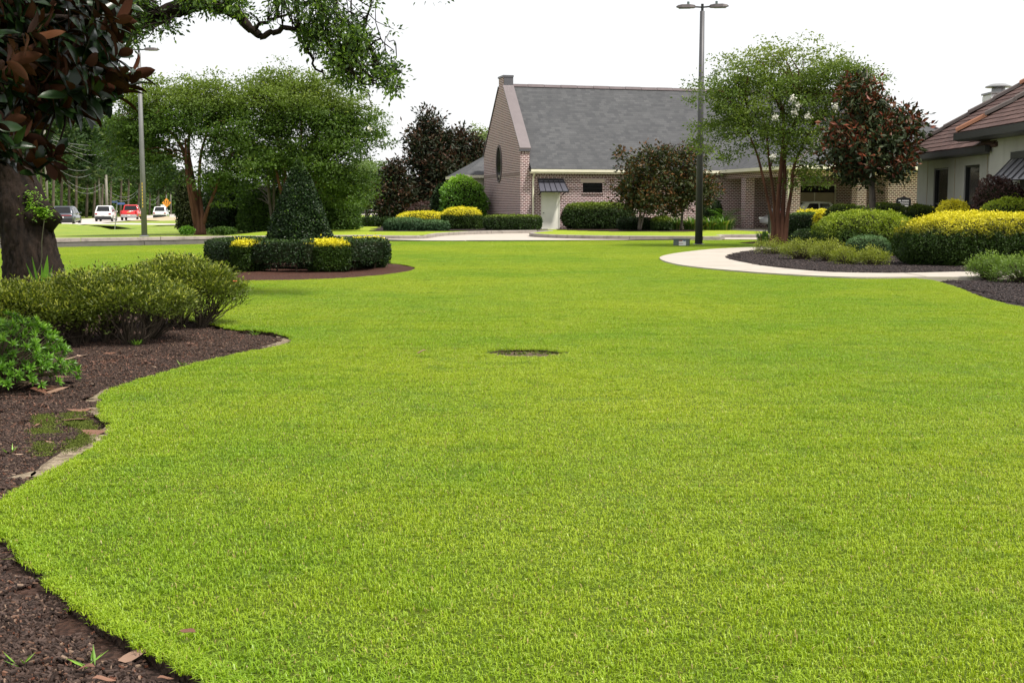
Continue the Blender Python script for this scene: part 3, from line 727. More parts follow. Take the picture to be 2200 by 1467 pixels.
chapel = thing('brick_chapel', 'whitewashed red brick building with steep grey shingle roof and arched gable', 'building', (0.47, 71.0, 0), R(15))
GZ = CAMPUS_Z - 0.05
EZ, RZ_, WD = 3.55, 8.6, 8.6
def wall_open(g, x0, x1, z0, z1, ops, y0, y1):
    """wall along x with rectangular openings, as butted boxes"""
    xs_ = sorted({x0, x1, *[o[0] for o in ops], *[o[1] for o in ops]})
    for a, b in zip(xs_[:-1], xs_[1:]):
        hs_ = [(o[2], o[3]) for o in ops if o[0] <= a + 1e-6 and o[1] >= b - 1e-6]; z = z0
        for c, d in sorted(hs_):
            if c > z + 1e-6: g.b2((a, y0, z), (b, y1, c))
            z = d
        if z < z1 - 1e-6: g.b2((a, y0, z), (b, y1, z1))
    return g
g = wall_open(G(), 0.535, 26.0, GZ, EZ - 0.42, [(1.21, 2.34, GZ, 2.28), (3.68, 4.86, 2.24, 2.80), (3.55, 4.99, 2.80, 3.0), (16.9, 19.7, GZ, 2.78)], 0.0, 0.3)
g.build('side_wall', M['brick'], chapel)
G().b2((0.535, -0.012, EZ - 0.42), (26.0, 0.3, EZ - 0.14)).build('soldier_course', M['soldier'], chapel)
G().b2((0.3, 8.3, GZ), (26.0, 8.6, EZ)).build('rear_wall', M['brick'], chapel)
G().b2((25.7, 0.31, GZ), (26.0, 8.29, EZ)).build('end_wall', M['brick'], chapel)
# gable with parapet
prof = [(0, GZ), (8.6, GZ), (8.6, 4.62), (4.85, 8.40), (4.85, 8.96), (3.75, 8.96), (3.75, 8.40), (0, 4.62)]
gw_ = G().prism(prof, 0, 0.0, 0.53); gable = gw_.build('gable_wall', M['brick'], chapel)
G().b2((-0.012, -0.014, EZ - 0.40), (0.0, 8.6, EZ - 0.16)).build('soldier_course', M['soldier'], chapel)
G().b2((0.02, -0.03, 4.38), (0.545, -0.002, 4.60)).build('soldier_course', M['soldier'], chapel)
for s_ in (0, 1):
    def cy(y): return y if s_ == 0 else 8.6 - y
    pr = [(cy(-0.06), 4.62), (cy(3.71), 8.42), (cy(3.71), 8.52), (cy(-0.06), 4.72)]
    G().prism(pr if s_ == 0 else pr[::-1], 0, -0.05, 0.60).build('coping', M['coping'], chapel)
    G().b2((-0.06, cy(-0.08), 4.53), (0.61, cy(0.10), 4.625)).build('coping_end', M['coping_dark'], chapel)
G().b2((-0.04, 3.66, 8.97), (0.60, 4.94, 9.08)).build('peak_cap', M['coping_dark'], chapel)
G().b2((0.02, 3.69, 8.36), (0.58, 3.745, 8.965)).build('peak_flashing', M['coping_dark'], chapel)
# oval window in the gable
g = G(); n = 32; cy_, cz, a_, b_ = 4.75, 3.98, 0.54, 0.98
for (r0, r1, xo) in ((0.0, 1.0, -0.02),):
    ring = [(xo, cy_ + a_ * math.cos(q), cz + b_ * math.sin(q)) for q in np.arange(n) * 2 * np.pi / n]
    g.add(ring, [tuple(range(n))[::-1]])
ow = g.build('oval_window', M['dark_glass'], chapel)
g = G()
V = [(xo, cy_ + (a_ + e) * math.cos(q), cz + (b_ + e) * math.sin(q)) for (xo, e) in ((-0.015, 0), (-0.05, 0), (-0.05, 0.14), (-0.001, 0.14)) for q in np.arange(n) * 2 * np.pi / n]
for k in range(3):
    g.add([], []) if False else None
i, j = np.meshgrid(np.arange(3), np.arange(n), indexing='ij'); i, j = i.ravel(), j.ravel()
g.add(V, np.c_[i * n + j, (i + 1) * n + j, (i + 1) * n + (j + 1) % n, i * n + (j + 1) % n])
g.build('brick_surround', M['ridge'], ow)
# roof
ey = -0.36; ez = EZ; sl_ = (RZ_ - ez) / (4.3 - ey)
def slab(quad, th, mi=0):
    q = np.array(quad, float); nrm = np.cross(q[1] - q[0], q[-1] - q[0]); nrm /= np.linalg.norm(nrm)
    if nrm[2] < 0: q = q[::-1]; nrm = -nrm
    n = len(q); V = np.r_[q, q - nrm * th]
    return V, [tuple(range(n)), tuple(range(2 * n - 1, n - 1, -1))] + [(i, i + n, (i + 1) % n + n, (i + 1) % n) for i in range(n)]
def addslab(g, quad, th=0.12): V, f = slab(quad, th); return g.add(V, f)
roof = addslab(G(), [(0.535, ey, ez), (26.5, ey, ez), (22.0, 4.3, RZ_), (0.535, 4.3, RZ_)])
addslab(roof, [(26.5, 8.96, ez), (0.535, 8.96, ez), (0.535, 4.3, RZ_), (22.0, 4.3, RZ_)]); addslab(roof, [(26.5, ey, ez), (26.5, 8.96, ez), (22.0, 4.3, RZ_)])
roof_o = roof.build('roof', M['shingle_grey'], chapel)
for k in range(21):
    a = 0.60 + k * 1.02
    G().prism([(4.12, RZ_ - .12), (4.3, RZ_ + .05 + .01 * (k % 2)), (4.48, RZ_ - .12)], 0, a, a + 1.0).build('ridge_cap', M['ridge'], roof_o)
# gutter, fascia, downspout
G().prism([(ey - .13, ez - .03), (ey - .13, ez - .17), (ey - .02, ez - .19), (ey - .02, ez - .03)], 0, 0.50, 12.0).build('gutter', M['cream'], chapel)
G().b2((0.535, ey + .10, ez - .25), (12.0, -0.002, ez - .145)).build('soffit', M['cream'], chapel)
G().tube([(0.72, ey - .06, ez - .2), (0.72, -0.12, ez - .48), (0.72, -0.07, ez - .75), (0.72, -0.07, GZ + .1)], 0.055, 8).build('downspout', M['cream'], chapel)
# door
d = G().b2((1.29, 0.06, GZ + .05), (2.26, 0.11, 2.22)).build('door', M['cream_door'], chapel)
G().b2((1.21, 0.03, GZ), (1.288, 0.14, 2.28)).b2((2.262, 0.03, GZ), (2.34, 0.14, 2.28)).b2((1.288, 0.03, 2.222), (2.262, 0.14, 2.28)).build('door_frame', M['cream_door'], d)
G().tube([(1.37, 0.05, 1.1), (1.37, 0.0, 1.1)], 0.03, 8).build('door_handle', M['coping_dark'], d)
G().b2((1.05, -0.9, GZ), (2.75, 0.0, GZ + .05)).build('door_step', M['concrete'], chapel)
# awning over the door
aw = addslab(G(), [(1.02, -0.02, 2.98), (2.50, -0.02, 2.98), (2.62, -0.72, 2.30), (0.94, -0.72, 2.30)], 0.04).build('door_awning', M['awning'], chapel)
for k in range(6):
    t = k / 5; x0, x1 = 1.02 + 1.48 * t, 0.94 + 1.68 * t
    G().tube([(x0, -0.03, 3.0), (x1, -0.73, 2.32)], 0.018, 4).build('seam', M['awning'], aw)
G().b2((0.94, -0.74, 2.235), (2.62, -0.70, 2.315)).b2((1.0, -0.02, 2.94), (2.52, -0.005, 3.03)).build('valance', M['black_metal'], aw)
for x in (1.06, 2.46):
    G().tube([(x, -0.03, 2.12), (x, -0.3, 2.18), (x, -0.66, 2.27)], 0.03, 5).build('bracket', M['black_metal'], aw)
# louvred vent with stone lintel and brick sill
v = G().b2((3.69, 0.05, 2.25), (4.85, 0.1, 2.79)).build('vent', M['dark_glass'], chapel)
for k in range(7): G().box((4.27, 0.035, 2.30 + k * .075), (1.14, 0.012, .02)).build('louvre', M['black_metal'], v)
G().b2((3.55, -0.02, 2.80), (4.99, 0.2, 3.0)).build('lintel', M['limestone'], chapel)
G().b2((3.62, -0.045, 2.13), (4.92, -0.003, 2.235)).build('brick_sill', M['soldier'], chapel)
# carport with brick columns in front of the right half
def column(x, y, s_=0.56):
    c = G().b2((x - s_ / 2, y - s_ / 2, GZ), (x + s_ / 2, y + s_ / 2, 3.04)).build('column', M['brick'], chapel)
    G().b2((x - s_ / 2 - .04, y - s_ / 2 - .04, GZ), (x + s_ / 2 + .04, y + s_ / 2 + .04, GZ + .12)).build('column_base', M['kerb'], c)
column(12.62, -2.7); column(12.62, -8.1); column(16.5, -8.1)
G().b2((18.05, -8.4, GZ), (27.2, -8.1, 3.04)).build('carport_wall', M['brick'], chapel)
G().b2((12.34, -8.38, 3.045), (27.2, -7.86, 3.36)).build('beam', M['brick'], chapel)
G().b2((12.36, -7.85, 3.045), (12.88, -0.01, 3.36)).build('beam', M['brick'], chapel)
G().b2((12.05, -9.2, 3.365), (26.6, -0.4, 3.40)).build('soffit', M['cream'], chapel)
pr = addslab(G(), [(12.0, -9.3, EZ), (26.5, -9.3, EZ), (19.25, -3.0, 7.6)])
addslab(pr, [(12.0, 3.4, EZ), (12.0, -9.3, EZ), (19.25, -3.0, 7.6), (19.25, 3.4, 7.6)]); addslab(pr, [(26.5, -9.3, EZ), (26.5, 3.4, EZ), (19.25, 3.4, 7.6), (19.25, -3.0, 7.6)])
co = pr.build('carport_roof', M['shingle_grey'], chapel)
for k in range(12):
    for (e, sgn) in (((26.5, -9.3), 1), ((12.0, -9.3), -1)):
        t0, t1 = k / 12, (k + .97) / 12; A = np.array([e[0], e[1], EZ]); B = np.array([19.25, -3.0, 7.6])
        G().tube([A + (B - A) * t0 + [0, 0, .02], A + (B - A) * t1 + [0, 0, .02]], 0.09, 5).build('ridge_cap', M['ridge'], co)
G().b2((11.9, -9.43, EZ - .17), (26.6, -9.31, EZ)).b2((11.88, -9.30, EZ - .17), (11.99, -0.5, EZ)).build('gutter', M['cream'], chapel)
G().tube([(12.20, -8.45, 3.36), (12.20, -8.45, GZ)], 0.06, 6).build('downspout', M['cream'], chapel)
sd_ = G().b2((16.9, 0.08, GZ), (19.7, 0.14, 2.28)).build('wide_door', M['tan_panel'], chapel)
G().b2((16.98, 0.07, 2.29), (19.62, 0.12, 2.68)).build('transom_glass', M['dark_glass'], sd_)
G().b2((16.9, 0.03, 2.69), (19.7, 0.16, 2.78)).b2((16.9, 0.03, GZ), (16.97, 0.16, 2.69)).b2((19.63, 0.03, GZ), (19.7, 0.16, 2.69)).b2((18.27, 0.06, GZ), (18.33, 0.079, 2.28)).build('door_frame', M['cream'], sd_)
struct(G().poly([(*p, CAMPUS_Z + .012) for p in [(12.9, 65.2), (27.6, 69.1), (26.0, 78.0), (10.4, 73.9)]]).build('carport_floor', M['concrete']))
# low porch roof beyond the gable
pw = addslab(G(), [(-1.3, 8.7, 3.42), (9.0, 8.7, 3.42), (7, 11.2, 5.0), (1.2, 11.2, 5.0)]); addslab(pw, [(-1.3, 13.7, 3.42), (-1.3, 8.7, 3.42), (1.2, 11.2, 5.0)])
addslab(pw, [(9.0, 13.7, 3.42), (-1.3, 13.7, 3.42), (1.2, 11.2, 5.0), (7, 11.2, 5.0)]); pw.build('porch_roof', M['shingle_grey'], chapel)
G().b2((-1.35, 8.65, 3.24), (9, 13.8, 3.41)).build('porch_fascia', M['cream'], chapel)
G().b2((-0.6, 9.2, GZ), (8, 13.2, 3.23)).build('porch_wall', M['cream'], chapel)

# ------------------------------------------------------------------ stucco house at the right edge
def stucco():
    t = NT('stucco'); p = t.objc()
    c = t.mix(t.ramp(t.noise(p, 0.7, 5), [(0.3, 0), (0.7, 1)]), (0.34, 0.33, 0.31), (0.42, 0.41, 0.385))
    mp = t.n('ShaderNodeMapping'); mp.inputs['Scale'].default_value = (3, 3, .3); t.k(p, mp.inputs[0])
    c = t.mix(t.ramp(t.noise(mp.outputs[0], 1.5, 5), [(0.5, 0), (0.8, 0.4)]), c, (0.29, 0.28, 0.25))
    return t.done(t.bsdf(c, 0.9, 0, t.bump(t.noise(p, 60, 4), 0.25, 0.01), 0.2))
M['stucco'] = stucco()
M['fascia_dark'] = plain('charcoal_gutter', (0.050, 0.050, 0.055), 0.4, 0.3, 0.1)
def tile_mat(name, a, b):
    t = NT(name); oi = t.n('ShaderNodeObjectInfo'); r = oi.outputs['Random']
    c = t.mix(r, a, b); c = t.mix(t.ramp(t.noise(t.pos(), 9, 4), [(0.4, 0.35), (0.7, 0.0)]), c, tuple(x * .55 for x in a))
    return t.done(t.bsdf(c, 0.85, 0, t.bump(t.noise(t.pos(), 90, 3), 0.3, 0.006), 0.25))
M['tile'] = tile_mat('red_brown_shingle', (0.080, 0.045, 0.040), (0.125, 0.072, 0.063))
M['tile_under'] = plain('roof_underlay', (0.07, 0.035, 0.032), 0.9)
M['cap_a'] = plain('grey_hip_tile', (0.12, 0.095, 0.09), 0.85); M['cap_b'] = plain('orange_hip_tile', (0.30, 0.13, 0.075), 0.85)
M['seam_metal'] = plain('zinc_seam_roof', (0.22, 0.215, 0.235), 0.35, 0.55, 0.08)
M['white_board'] = plain('white_board', (0.75, 0.75, 0.74), 0.6, var=0.04)
M['galv'] = plain('galvanised', (0.30, 0.30, 0.30), 0.4, 0.6, 0.15)
HO = np.array([14.4, 38.0, 0.0])
house = thing('stucco_house', 'grey stucco house with red-brown tiled hip roof at the right edge', 'house', tuple(HO))
def hp(g, name, mat, parent=house): g.v = [v - HO for v in g.v]; return g.build(name, mat, parent)
HA = 0.71
def pY(gl, x, y0, y1, z0, z1, ops, th):   # wall along Y at X = x .. x + th
    ys_ = sorted({y0, y1, *[o[0] for o in ops], *[o[1] for o in ops]})
    for a, b in zip(ys_[:-1], ys_[1:]):
        z = z0
        for (c, d) in sorted((o[2], o[3]) for o in ops if o[0] <= a + 1e-6 and o[1] >= b - 1e-6):
            if c > z: gl.b2((x, a, z), (x + th, b, c))
            z = d
        if z < z1: gl.b2((x, a, z), (x + th, b, z1))
    return gl
wins = [(41.85, 43.25, 0.55, 2.72), (39.05, 40.35, 0.55, 2.72)]
hp(pY(G(), 14.4, 37.25, 45.0, 0.0, 3.17, wins, 0.25), 'side_wall', M['stucco'])
hp(G().b2((14.66, 44.75, 0), (24, 45.0, 3.17)), 'rear_wall', M['stucco'])
hp(pY(G(), 14.0, 20.0, 37.2, 0.0, 3.55, [(33.2, 34.9, 0.05, 2.25)], 0.25), 'front_wall', M['stucco'])
hp(G().b2((14.26, 36.95, 0), (26, 37.2, 3.55)), 'return_wall', M['stucco'])
for y in (43.9, 41.2, 38.4):
    hp(G().b2((14.385, y - .012, 0.05), (14.399, y + .012, 3.1)), 'wall_joint', M['tan_panel'])
for (a, b, c, d) in wins:
    wv = hp(G().b2((14.50, a + .05, c + .05), (14.53, b - .05, d - .05)), 'window', M['dark_glass'])
    fr = G().b2((14.44, a, c), (14.56, a + .06, d)).b2((14.44, b - .06, c), (14.56, b, d)).b2((14.44, a + .06, d - .06), (14.56, b - .06, d)).b2((14.44, a + .06, c), (14.56, b - .06, c + .06)).b2((14.46, a + .06, 1.5), (14.54, b - .06, 1.56))
    hp(fr, 'window_frame', M['black_metal'], wv)
dv = hp(G().b2((14.18, 33.2, .05), (14.22, 34.9, 2.25)), 'entrance_door', M['dark_glass'])
# roofs: an underlay with single shingles on the slopes in view
def roof_part(e, zc, far, near, run, hgt_, rise, nm):
    rx_, rz_ = e + run, zc + rise * run
    g = G(); yr = far - run
    addslab(g, [(e, far, zc), (e, near, zc), (rx_, near, rz_), (rx_, yr, rz_)], .1); addslab(g, [(e + 2 * run, far, zc), (e, far, zc), (rx_, yr, rz_)], .1)
    addslab(g, [(e + 2 * run, near, zc), (e + 2 * run, far, zc), (rx_, yr, rz_), (rx_, near, rz_)], .1)
    ro = hp(g, nm, M['tile_under'])
    al = math.atan(rise); ex = 0.27; n = 0; me = None
    for r in range(int(run / math.cos(al) / ex)):
        s_ = r * ex; x = e - .03 + s_ * math.cos(al); z = zc + s_ * math.sin(al); y = near + (r % 2) * .28 + rng.uniform(0, .1)
        while y < far - (x - e) - .05 and n < 290:
            wd_ = 0.56; hi = min(y + wd_, far - (x - e)); 
            if hi - y > .12:
                if me is None:
                    o = G().add([(0, 0, .012), (.31, 0, .004), (.31, .55, .004), (0, .55, .012), (0, 0, .032), (.31, 0, .012), (.31, .55, .012), (0, .55, .032)], [(0, 3, 2, 1), (4, 5, 6, 7), (0, 1, 5, 4), (1, 2, 6, 5), (2, 3, 7, 6), (3, 0, 4, 7)]).build('shingle', M['tile'], ro); me = o.data
                else:
                    o = bpy.data.objects.new('shingle', me); COL.objects.link(o); o.parent = ro
                o.location = (x - HO[0], y - HO[1], z - HO[2] + rng.normal() * .002); o.rotation_euler = (0, -al, 0); o.scale = (1, (hi - y - .012) / .55, 1); n += 1
            y += wd_
    # hip tiles
    for k in range(int(run / .62)):
        t0, t1 = k * .62, k * .62 + .66; A = np.array([e + t0 - .05, far - t0 + .05, zc + rise * t0 + .10 + .02 * (k % 2)]); B = np.array([e + t1 - .05, far - t1 + .05, zc + rise * t1 + .06])
        d_ = unit(B - A); s_ = unit(np.cross(d_, [0, 0, 1.0])); u_ = np.cross(s_, d_); sec = lambda c: [c + s_ * .13 - u_ * .08, c + s_ * .10 + u_ * .02, c + s_ * .03 + u_ * .07, c - s_ * .03 + u_ * .07, c - s_ * .10 + u_ * .02, c - s_ * .13 - u_ * .08]
        hp(G().loft([sec(A), sec(B)]), 'hip_tile', M['cap_b'] if rng.random() < .28 else M['cap_a'], ro)
    return ro
roof_part(13.9, 3.22, 45.6, 36.6, 6.0, 0, HA, 'rear_roof')
roof_part(13.4, 3.62, 38.1, 30.5, 7.0, 0, 0.68, 'front_roof')
hp(G().prism([(13.78, 3.20), (13.78, 3.02), (13.92, 3.0), (13.92, 3.20)], 1, 37.0, 45.7), 'gutter', M['fascia_dark'])
hp(G().b2((13.93, 37.25, 3.0), (14.39, 45.6, 3.05)), 'soffit', M['fascia_dark'])
hp(G().prism([(13.26, 3.60), (13.26, 3.40), (13.42, 3.36), (13.42, 3.60)], 1, 18.0, 38.2), 'gutter', M['fascia_dark'])
hp(G().b2((13.43, 18.0, 3.36), (13.99, 38.1, 3.42)), 'soffit', M['fascia_dark']); hp(G().b2((13.43, 37.3, 3.43), (20, 38.15, 3.60)), 'eave_board', M['fascia_dark'])
# shed awning with standing seams
a_ = hp(addslab(G(), [(13.98, 35.25, 2.80), (13.98, 30.0, 2.80), (13.35, 29.9, 2.14), (13.35, 35.35, 2.14)], .04), 'porch_awning', M['seam_metal'])
for k in range(11):
    y = 35.3 - k * .47
    hp(G().tube([(13.98, y, 2.83), (13.35, y, 2.17)], .02, 4), 'seam', M['fascia_dark'], a_)
hp(G().b2((13.86, 29.9, 2.74), (13.99, 35.3, 2.93)), 'flashing', M['fascia_dark'], a_)
for y in (35.2, 32.6): hp(G().tube([(13.98, y, 1.6), (13.5, y, 2.15)], .03, 5), 'bracket', M['fascia_dark'], a_)
# chimney
cx_, cyy = 16.92, 44.4
ch = hp(G().b2((cx_ - .38, cyy - .4, 3.2), (cx_ + .38, cyy + .4, 5.30)), 'chimney', M['white_board'])
for k in range(8): hp(G().b2((cx_ - .395, cyy - .415, 3.9 + k * .17), (cx_ + .395, cyy + .415, 4.055 + k * .17)), 'board', M['white_board'], ch)
hp(G().b2((cx_ - .43, cyy - .45, 5.301), (cx_ + .43, cyy + .45, 5.36)), 'chimney_cap', M['galv'], ch)
hp(G().tube([(cx_, cyy, 5.36), (cx_, cyy, 5.56)], [.24, .22], 12), 'flue', M['galv'], ch)
hp(G().tube([(cx_, cyy, 5.55), (cx_, cyy, 5.58), (cx_, cyy, 5.66)], [.44, .44, .26], 14), 'rain_cap', M['galv'], ch)

# ================================================================== VEGETATION
M['crape_bark'] = barkmat('crape_bark', (0.05, 0.021, 0.013), (0.155, 0.072, 0.045), 7, 0.10, 0.3)
M['oak_bark'] = barkmat('oak_bark', (0.004, 0.0025, 0.002), (0.028, 0.017, 0.012), 9, 0.3, 1.0)
M['grey_bark'] = barkmat('grey_bark', (0.06, 0.05, 0.042), (0.17, 0.145, 0.12), 8, 0.2, 0.6)
M['pine_bark'] = barkmat('pine_bark', (0.08, 0.055, 0.045), (0.19, 0.15, 0.13), 2.5, 0.2, 0.6)
M['crape_leaf'] = leafmat('crape_leaf', (0.016, 0.044, 0.007), (0.105, 0.175, 0.026), (0.27, 0.33, 0.055), 0.5, 0.35, 0.25)
M['crape_leaf_r'] = leafmat('crape_leaf_light', (0.038, 0.080, 0.013), (0.18, 0.24, 0.042), (0.32, 0.36, 0.075), 0.5, 0.38, 0.25)
M['holly'] = leafmat('holly_leaf', (0.005, 0.014, 0.004), (0.024, 0.052, 0.012), (0.09, 0.16, 0.022), 0.42, 0.1, 0.22)
M['hedge'] = leafmat('hedge_leaf', (0.008, 0.022, 0.005), (0.04, 0.078, 0.013), (0.16, 0.22, 0.022), 0.45, 0.18, 0.25)
M['gold'] = leafmat('gold_shrub_leaf', (0.010, 0.028, 0.004), (0.05, 0.095, 0.009), (0.56, 0.49, 0.015), 0.5, 0.22, 0.25, (0.84, 0.75, 0.05))
M['lime'] = leafmat('lime_shrub_leaf', (0.013, 0.034, 0.004), (0.06, 0.115, 0.010), (0.15, 0.23, 0.012), 0.5, 0.2, 0.25, (0.33, 0.39, 0.022))
M['juniper'] = leafmat('juniper_leaf', (0.010, 0.034, 0.012), (0.045, 0.10, 0.036), (0.10, 0.18, 0.065), 0.6, 0.15, 0.3)
M['plum'] = leafmat('plum_leaf', (0.028, 0.012, 0.012), (0.095, 0.045, 0.038), (0.12, 0.06, 0.05), 0.5, 0.15, 0.35)
M['azalea'] = leafmat('azalea_leaf', (0.034, 0.056, 0.008), (0.15, 0.19, 0.026), (0.42, 0.44, 0.07), 0.45, 0.3, 0.3)
M['azalea_far'] = leafmat('young_azalea_leaf', (0.10, 0.14, 0.018), (0.26, 0.29, 0.035), (0.34, 0.36, 0.05), 0.5, 0.3, 0.35)
M['lush'] = leafmat('lush_leaf', (0.045, 0.12, 0.008), (0.16, 0.34, 0.03), (0.34, 0.56, 0.06), 0.4, 0.3, 0.5)
M['bronze'] = leafmat('bronze_magnolia', (0.008, 0.017, 0.005), (0.060, 0.072, 0.022), (0.060, 0.025, 0.009), 0.5, 0.08, 0.22, (0.19, 0.085, 0.030))
M['magno_far'] = leafmat('dark_magnolia', (0.005, 0.010, 0.005), (0.034, 0.042, 0.018), (0.034, 0.014, 0.009), 0.5, 0.05, 0.2, (0.09, 0.042, 0.022))
M['mag_top'] = leafmat('magnolia_leaf_top', (0.004, 0.011, 0.003), (0.013, 0.032, 0.008), (0.05, 0.11, 0.02), 0.28, 0.03, 0.3)
M['mag_under'] = leafmat('magnolia_leaf_underside', (0.026, 0.009, 0.005), (0.070, 0.024, 0.011), (0.20, 0.07, 0.015), 0.7, 0.06, 0.15)
M['oak_leaf'] = leafmat('oak_leaf', (0.014, 0.036, 0.008), (0.075, 0.135, 0.022), (0.20, 0.31, 0.045), 0.45, 0.4, 0.3)
M['pine'] = leafmat('pine_needles', (0.012, 0.034, 0.010), (0.055, 0.10, 0.026), (0.12, 0.15, 0.045), 0.6, 0.2, 0.3)
M['woods'] = leafmat('woods_leaf', (0.018, 0.050, 0.009), (0.10, 0.18, 0.028), (0.23, 0.28, 0.055), 0.55, 0.25, 0.3)
M['pale_tree'] = leafmat('pale_leaf', (0.07, 0.12, 0.035), (0.17, 0.24, 0.075), (0.24, 0.28, 0.1), 0.55, 0.3, 0.3)
M['lily'] = leafmat('strap_leaf', (0.05, 0.11, 0.02), (0.15, 0.27, 0.05), (0.40, 0.33, 0.11), 0.4, 0.25, 0.45)
M['white_flower'] = plain('crape_blossom', (0.72, 0.70, 0.62), 0.8, var=0.06, scale=30)
M['pine_bark'] = barkmat('pine_trunk', (0.10, 0.075, 0.062), (0.26, 0.21, 0.185), 2.5, 0.2, 0.6)
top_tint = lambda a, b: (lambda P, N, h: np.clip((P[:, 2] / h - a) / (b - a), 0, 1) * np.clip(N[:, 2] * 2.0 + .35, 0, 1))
zt = CAMPUS_Z
def G3(px, Y, z=0.0): return ((px - 1100) / F_PX * Y, Y, z)

# ------------------------------------------------------------------ ring hedge and cone
def ring_hedge():
    t = thing('ring_hedge', 'low clipped dark green hedge ring around the cone topiary', 'hedge', (RING[0], RING[1], 0))
    Ro, Ri, h = 2.10, 1.28, .66; Rm, Rw = (Ro + Ri) / 2, (Ro - Ri) / 2
    n = 52000; a = rng.uniform(0, 2 * np.pi, n); u = rng.normal(size=(n, 2)); p = 4.5; q = u / ((np.abs(u) ** p).sum(1) ** (1 / p))[:, None]
    nn = unit(np.sign(q) * np.abs(q) ** (p - 1)); d = 1 - .2 * rng.random(n) ** 2
    corner = 1 + .035 * np.cos(a * 8)
    r = (Rm + q[:, 0] * Rw * d) * corner; z = .06 + (h - .06) / 2 + q[:, 1] * (h - .06) / 2 * d
    P = np.c_[r * np.cos(a), r * np.sin(a), z]; P += .018 * np.c_[snoise(P, 5, 1), snoise(P, 5, 2), snoise(P, 5, 3)]
    N = np.c_[nn[:, 0] * np.cos(a), nn[:, 0] * np.sin(a), nn[:, 1]]
    k = (rng.random(n) < np.clip((z - .05) / .22, .12, 1))
    P, N = P[k], N[k]; m = len(P); L = .052 * rng.uniform(.7, 1.3, m)
    g = G(); leaves(g, P, unit(N * .6 + rand_unit(m) * .8 + [0, 0, .2]), unit(N + rand_unit(m) * .5), L, L * .55)
    tn = np.clip((P[:, 2] - h + .06) / .05, 0, 1) * .55 * rng.random(m)
    g.build('foliage', M['holly'], t, attrs={'rnd': np.repeat(rng.random(m), 4), 'tint': np.repeat(tn, 4)})
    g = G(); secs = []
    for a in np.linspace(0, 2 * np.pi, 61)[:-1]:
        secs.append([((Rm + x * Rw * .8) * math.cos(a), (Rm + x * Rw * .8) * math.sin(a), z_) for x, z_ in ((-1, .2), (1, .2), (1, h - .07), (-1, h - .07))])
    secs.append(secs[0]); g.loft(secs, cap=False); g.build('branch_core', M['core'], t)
    for a in np.arange(0, 2 * np.pi, .27):
        rr = Rm + rng.uniform(-.2, .2); x, y = rr * math.cos(a), rr * math.sin(a)
        G().tube([(x, y, -.03), (x + rng.normal() * .03, y + rng.normal() * .03, .16), (x + rng.normal() * .06, y + rng.normal() * .06, .3)], [.022, .018, .014], 5).build('stem', M['twig'], t)
ring_hedge()
def on_ring(a, r=1.72): return (RING[0] + r * math.cos(a), RING[1] + r * math.sin(a), -.02)
gold_top = lambda P, N, h: np.clip((P[:, 2] / h - .80) / .1, 0, 1) * 1.1
shrub('gold_top_bush', 'narrow clipped bush with flat yellow top in the front of the hedge ring', 'bush', on_ring(R(242), 1.72), (.60, .80, .675), M['gold'], .05, 6500, 5, tint=gold_top, lump=.02, group='yellow-topped bushes in the hedge ring', stems=3, rz=R(242 - 90), depth=.12)
shrub('gold_top_bush', 'wide clipped bush with bright yellow top at the front right of the hedge ring', 'bush', on_ring(R(302), 1.76), (.86, .88, .69), M['gold'], .05, 9500, 4.5, tint=gold_top, lump=.02, group='yellow-topped bushes in the hedge ring', stems=3, rz=R(302 - 90), depth=.12)
shrub('gold_top_bush', 'clipped bush with thin yellow top at the far right of the hedge ring', 'bush', on_ring(R(14), 1.66), (.9, .9, .68), M['gold'], .05, 8500, 4.5, tint=gold_top, lump=.02, group='yellow-topped bushes in the hedge ring', stems=3, depth=.12)
def cone():
    t = thing('cone_topiary', 'tall dark green topiary clipped to a cone inside the hedge ring', 'topiary', (RING[0] + .04, RING[1] + .1, 0))
    H_, n = 2.52, 30000
    f = rng.random(n) ** .62; prof = lambda q: .86 * np.clip((1 - q), 0, 1) ** .78 * (1 + .10 * np.sin(np.clip(q, 0, 1) * np.pi)) * np.clip(.78 + q * 2.2, 0, 1)
    q = 1 - f; a = rng.uniform(0, 2 * np.pi, n); dd = 1 - .22 * rng.random(n) ** 2; r = prof(q) * dd * (1 + .05 * np.sin(a * 5 + q * 9))
    P = np.c_[r * np.cos(a), r * np.sin(a), .12 + q * (H_ - .12)]; N = unit(np.c_[np.cos(a), np.sin(a), np.full(n, .4)])
    L = .058 * rng.uniform(.7, 1.3, n); g = G(); leaves(g, P, unit(N * .55 + rand_unit(n) * .8 + [0, 0, -.1]), unit(N + rand_unit(n) * .5 + [0, 0, .3]), L, L * .6)
    g.build('foliage', M['holly'], t, attrs={'rnd': np.repeat(rng.random(n), 4), 'tint': np.repeat((rng.random(n) < .05) * .8 + (q > .9) * .25, 4)})
    G().tube([(0, 0, .15 + k * .15) for k in range(15)], [max(.03, .72 * float(prof(np.array(k * .15 / H_ + .02)))) for k in range(15)], 14).build('branch_core', M['core'], t, True)
    G().tube([(0, 0, -.05), (0, 0, .3)], .07, 7).build('trunk', M['grey_bark'], t)
cone()

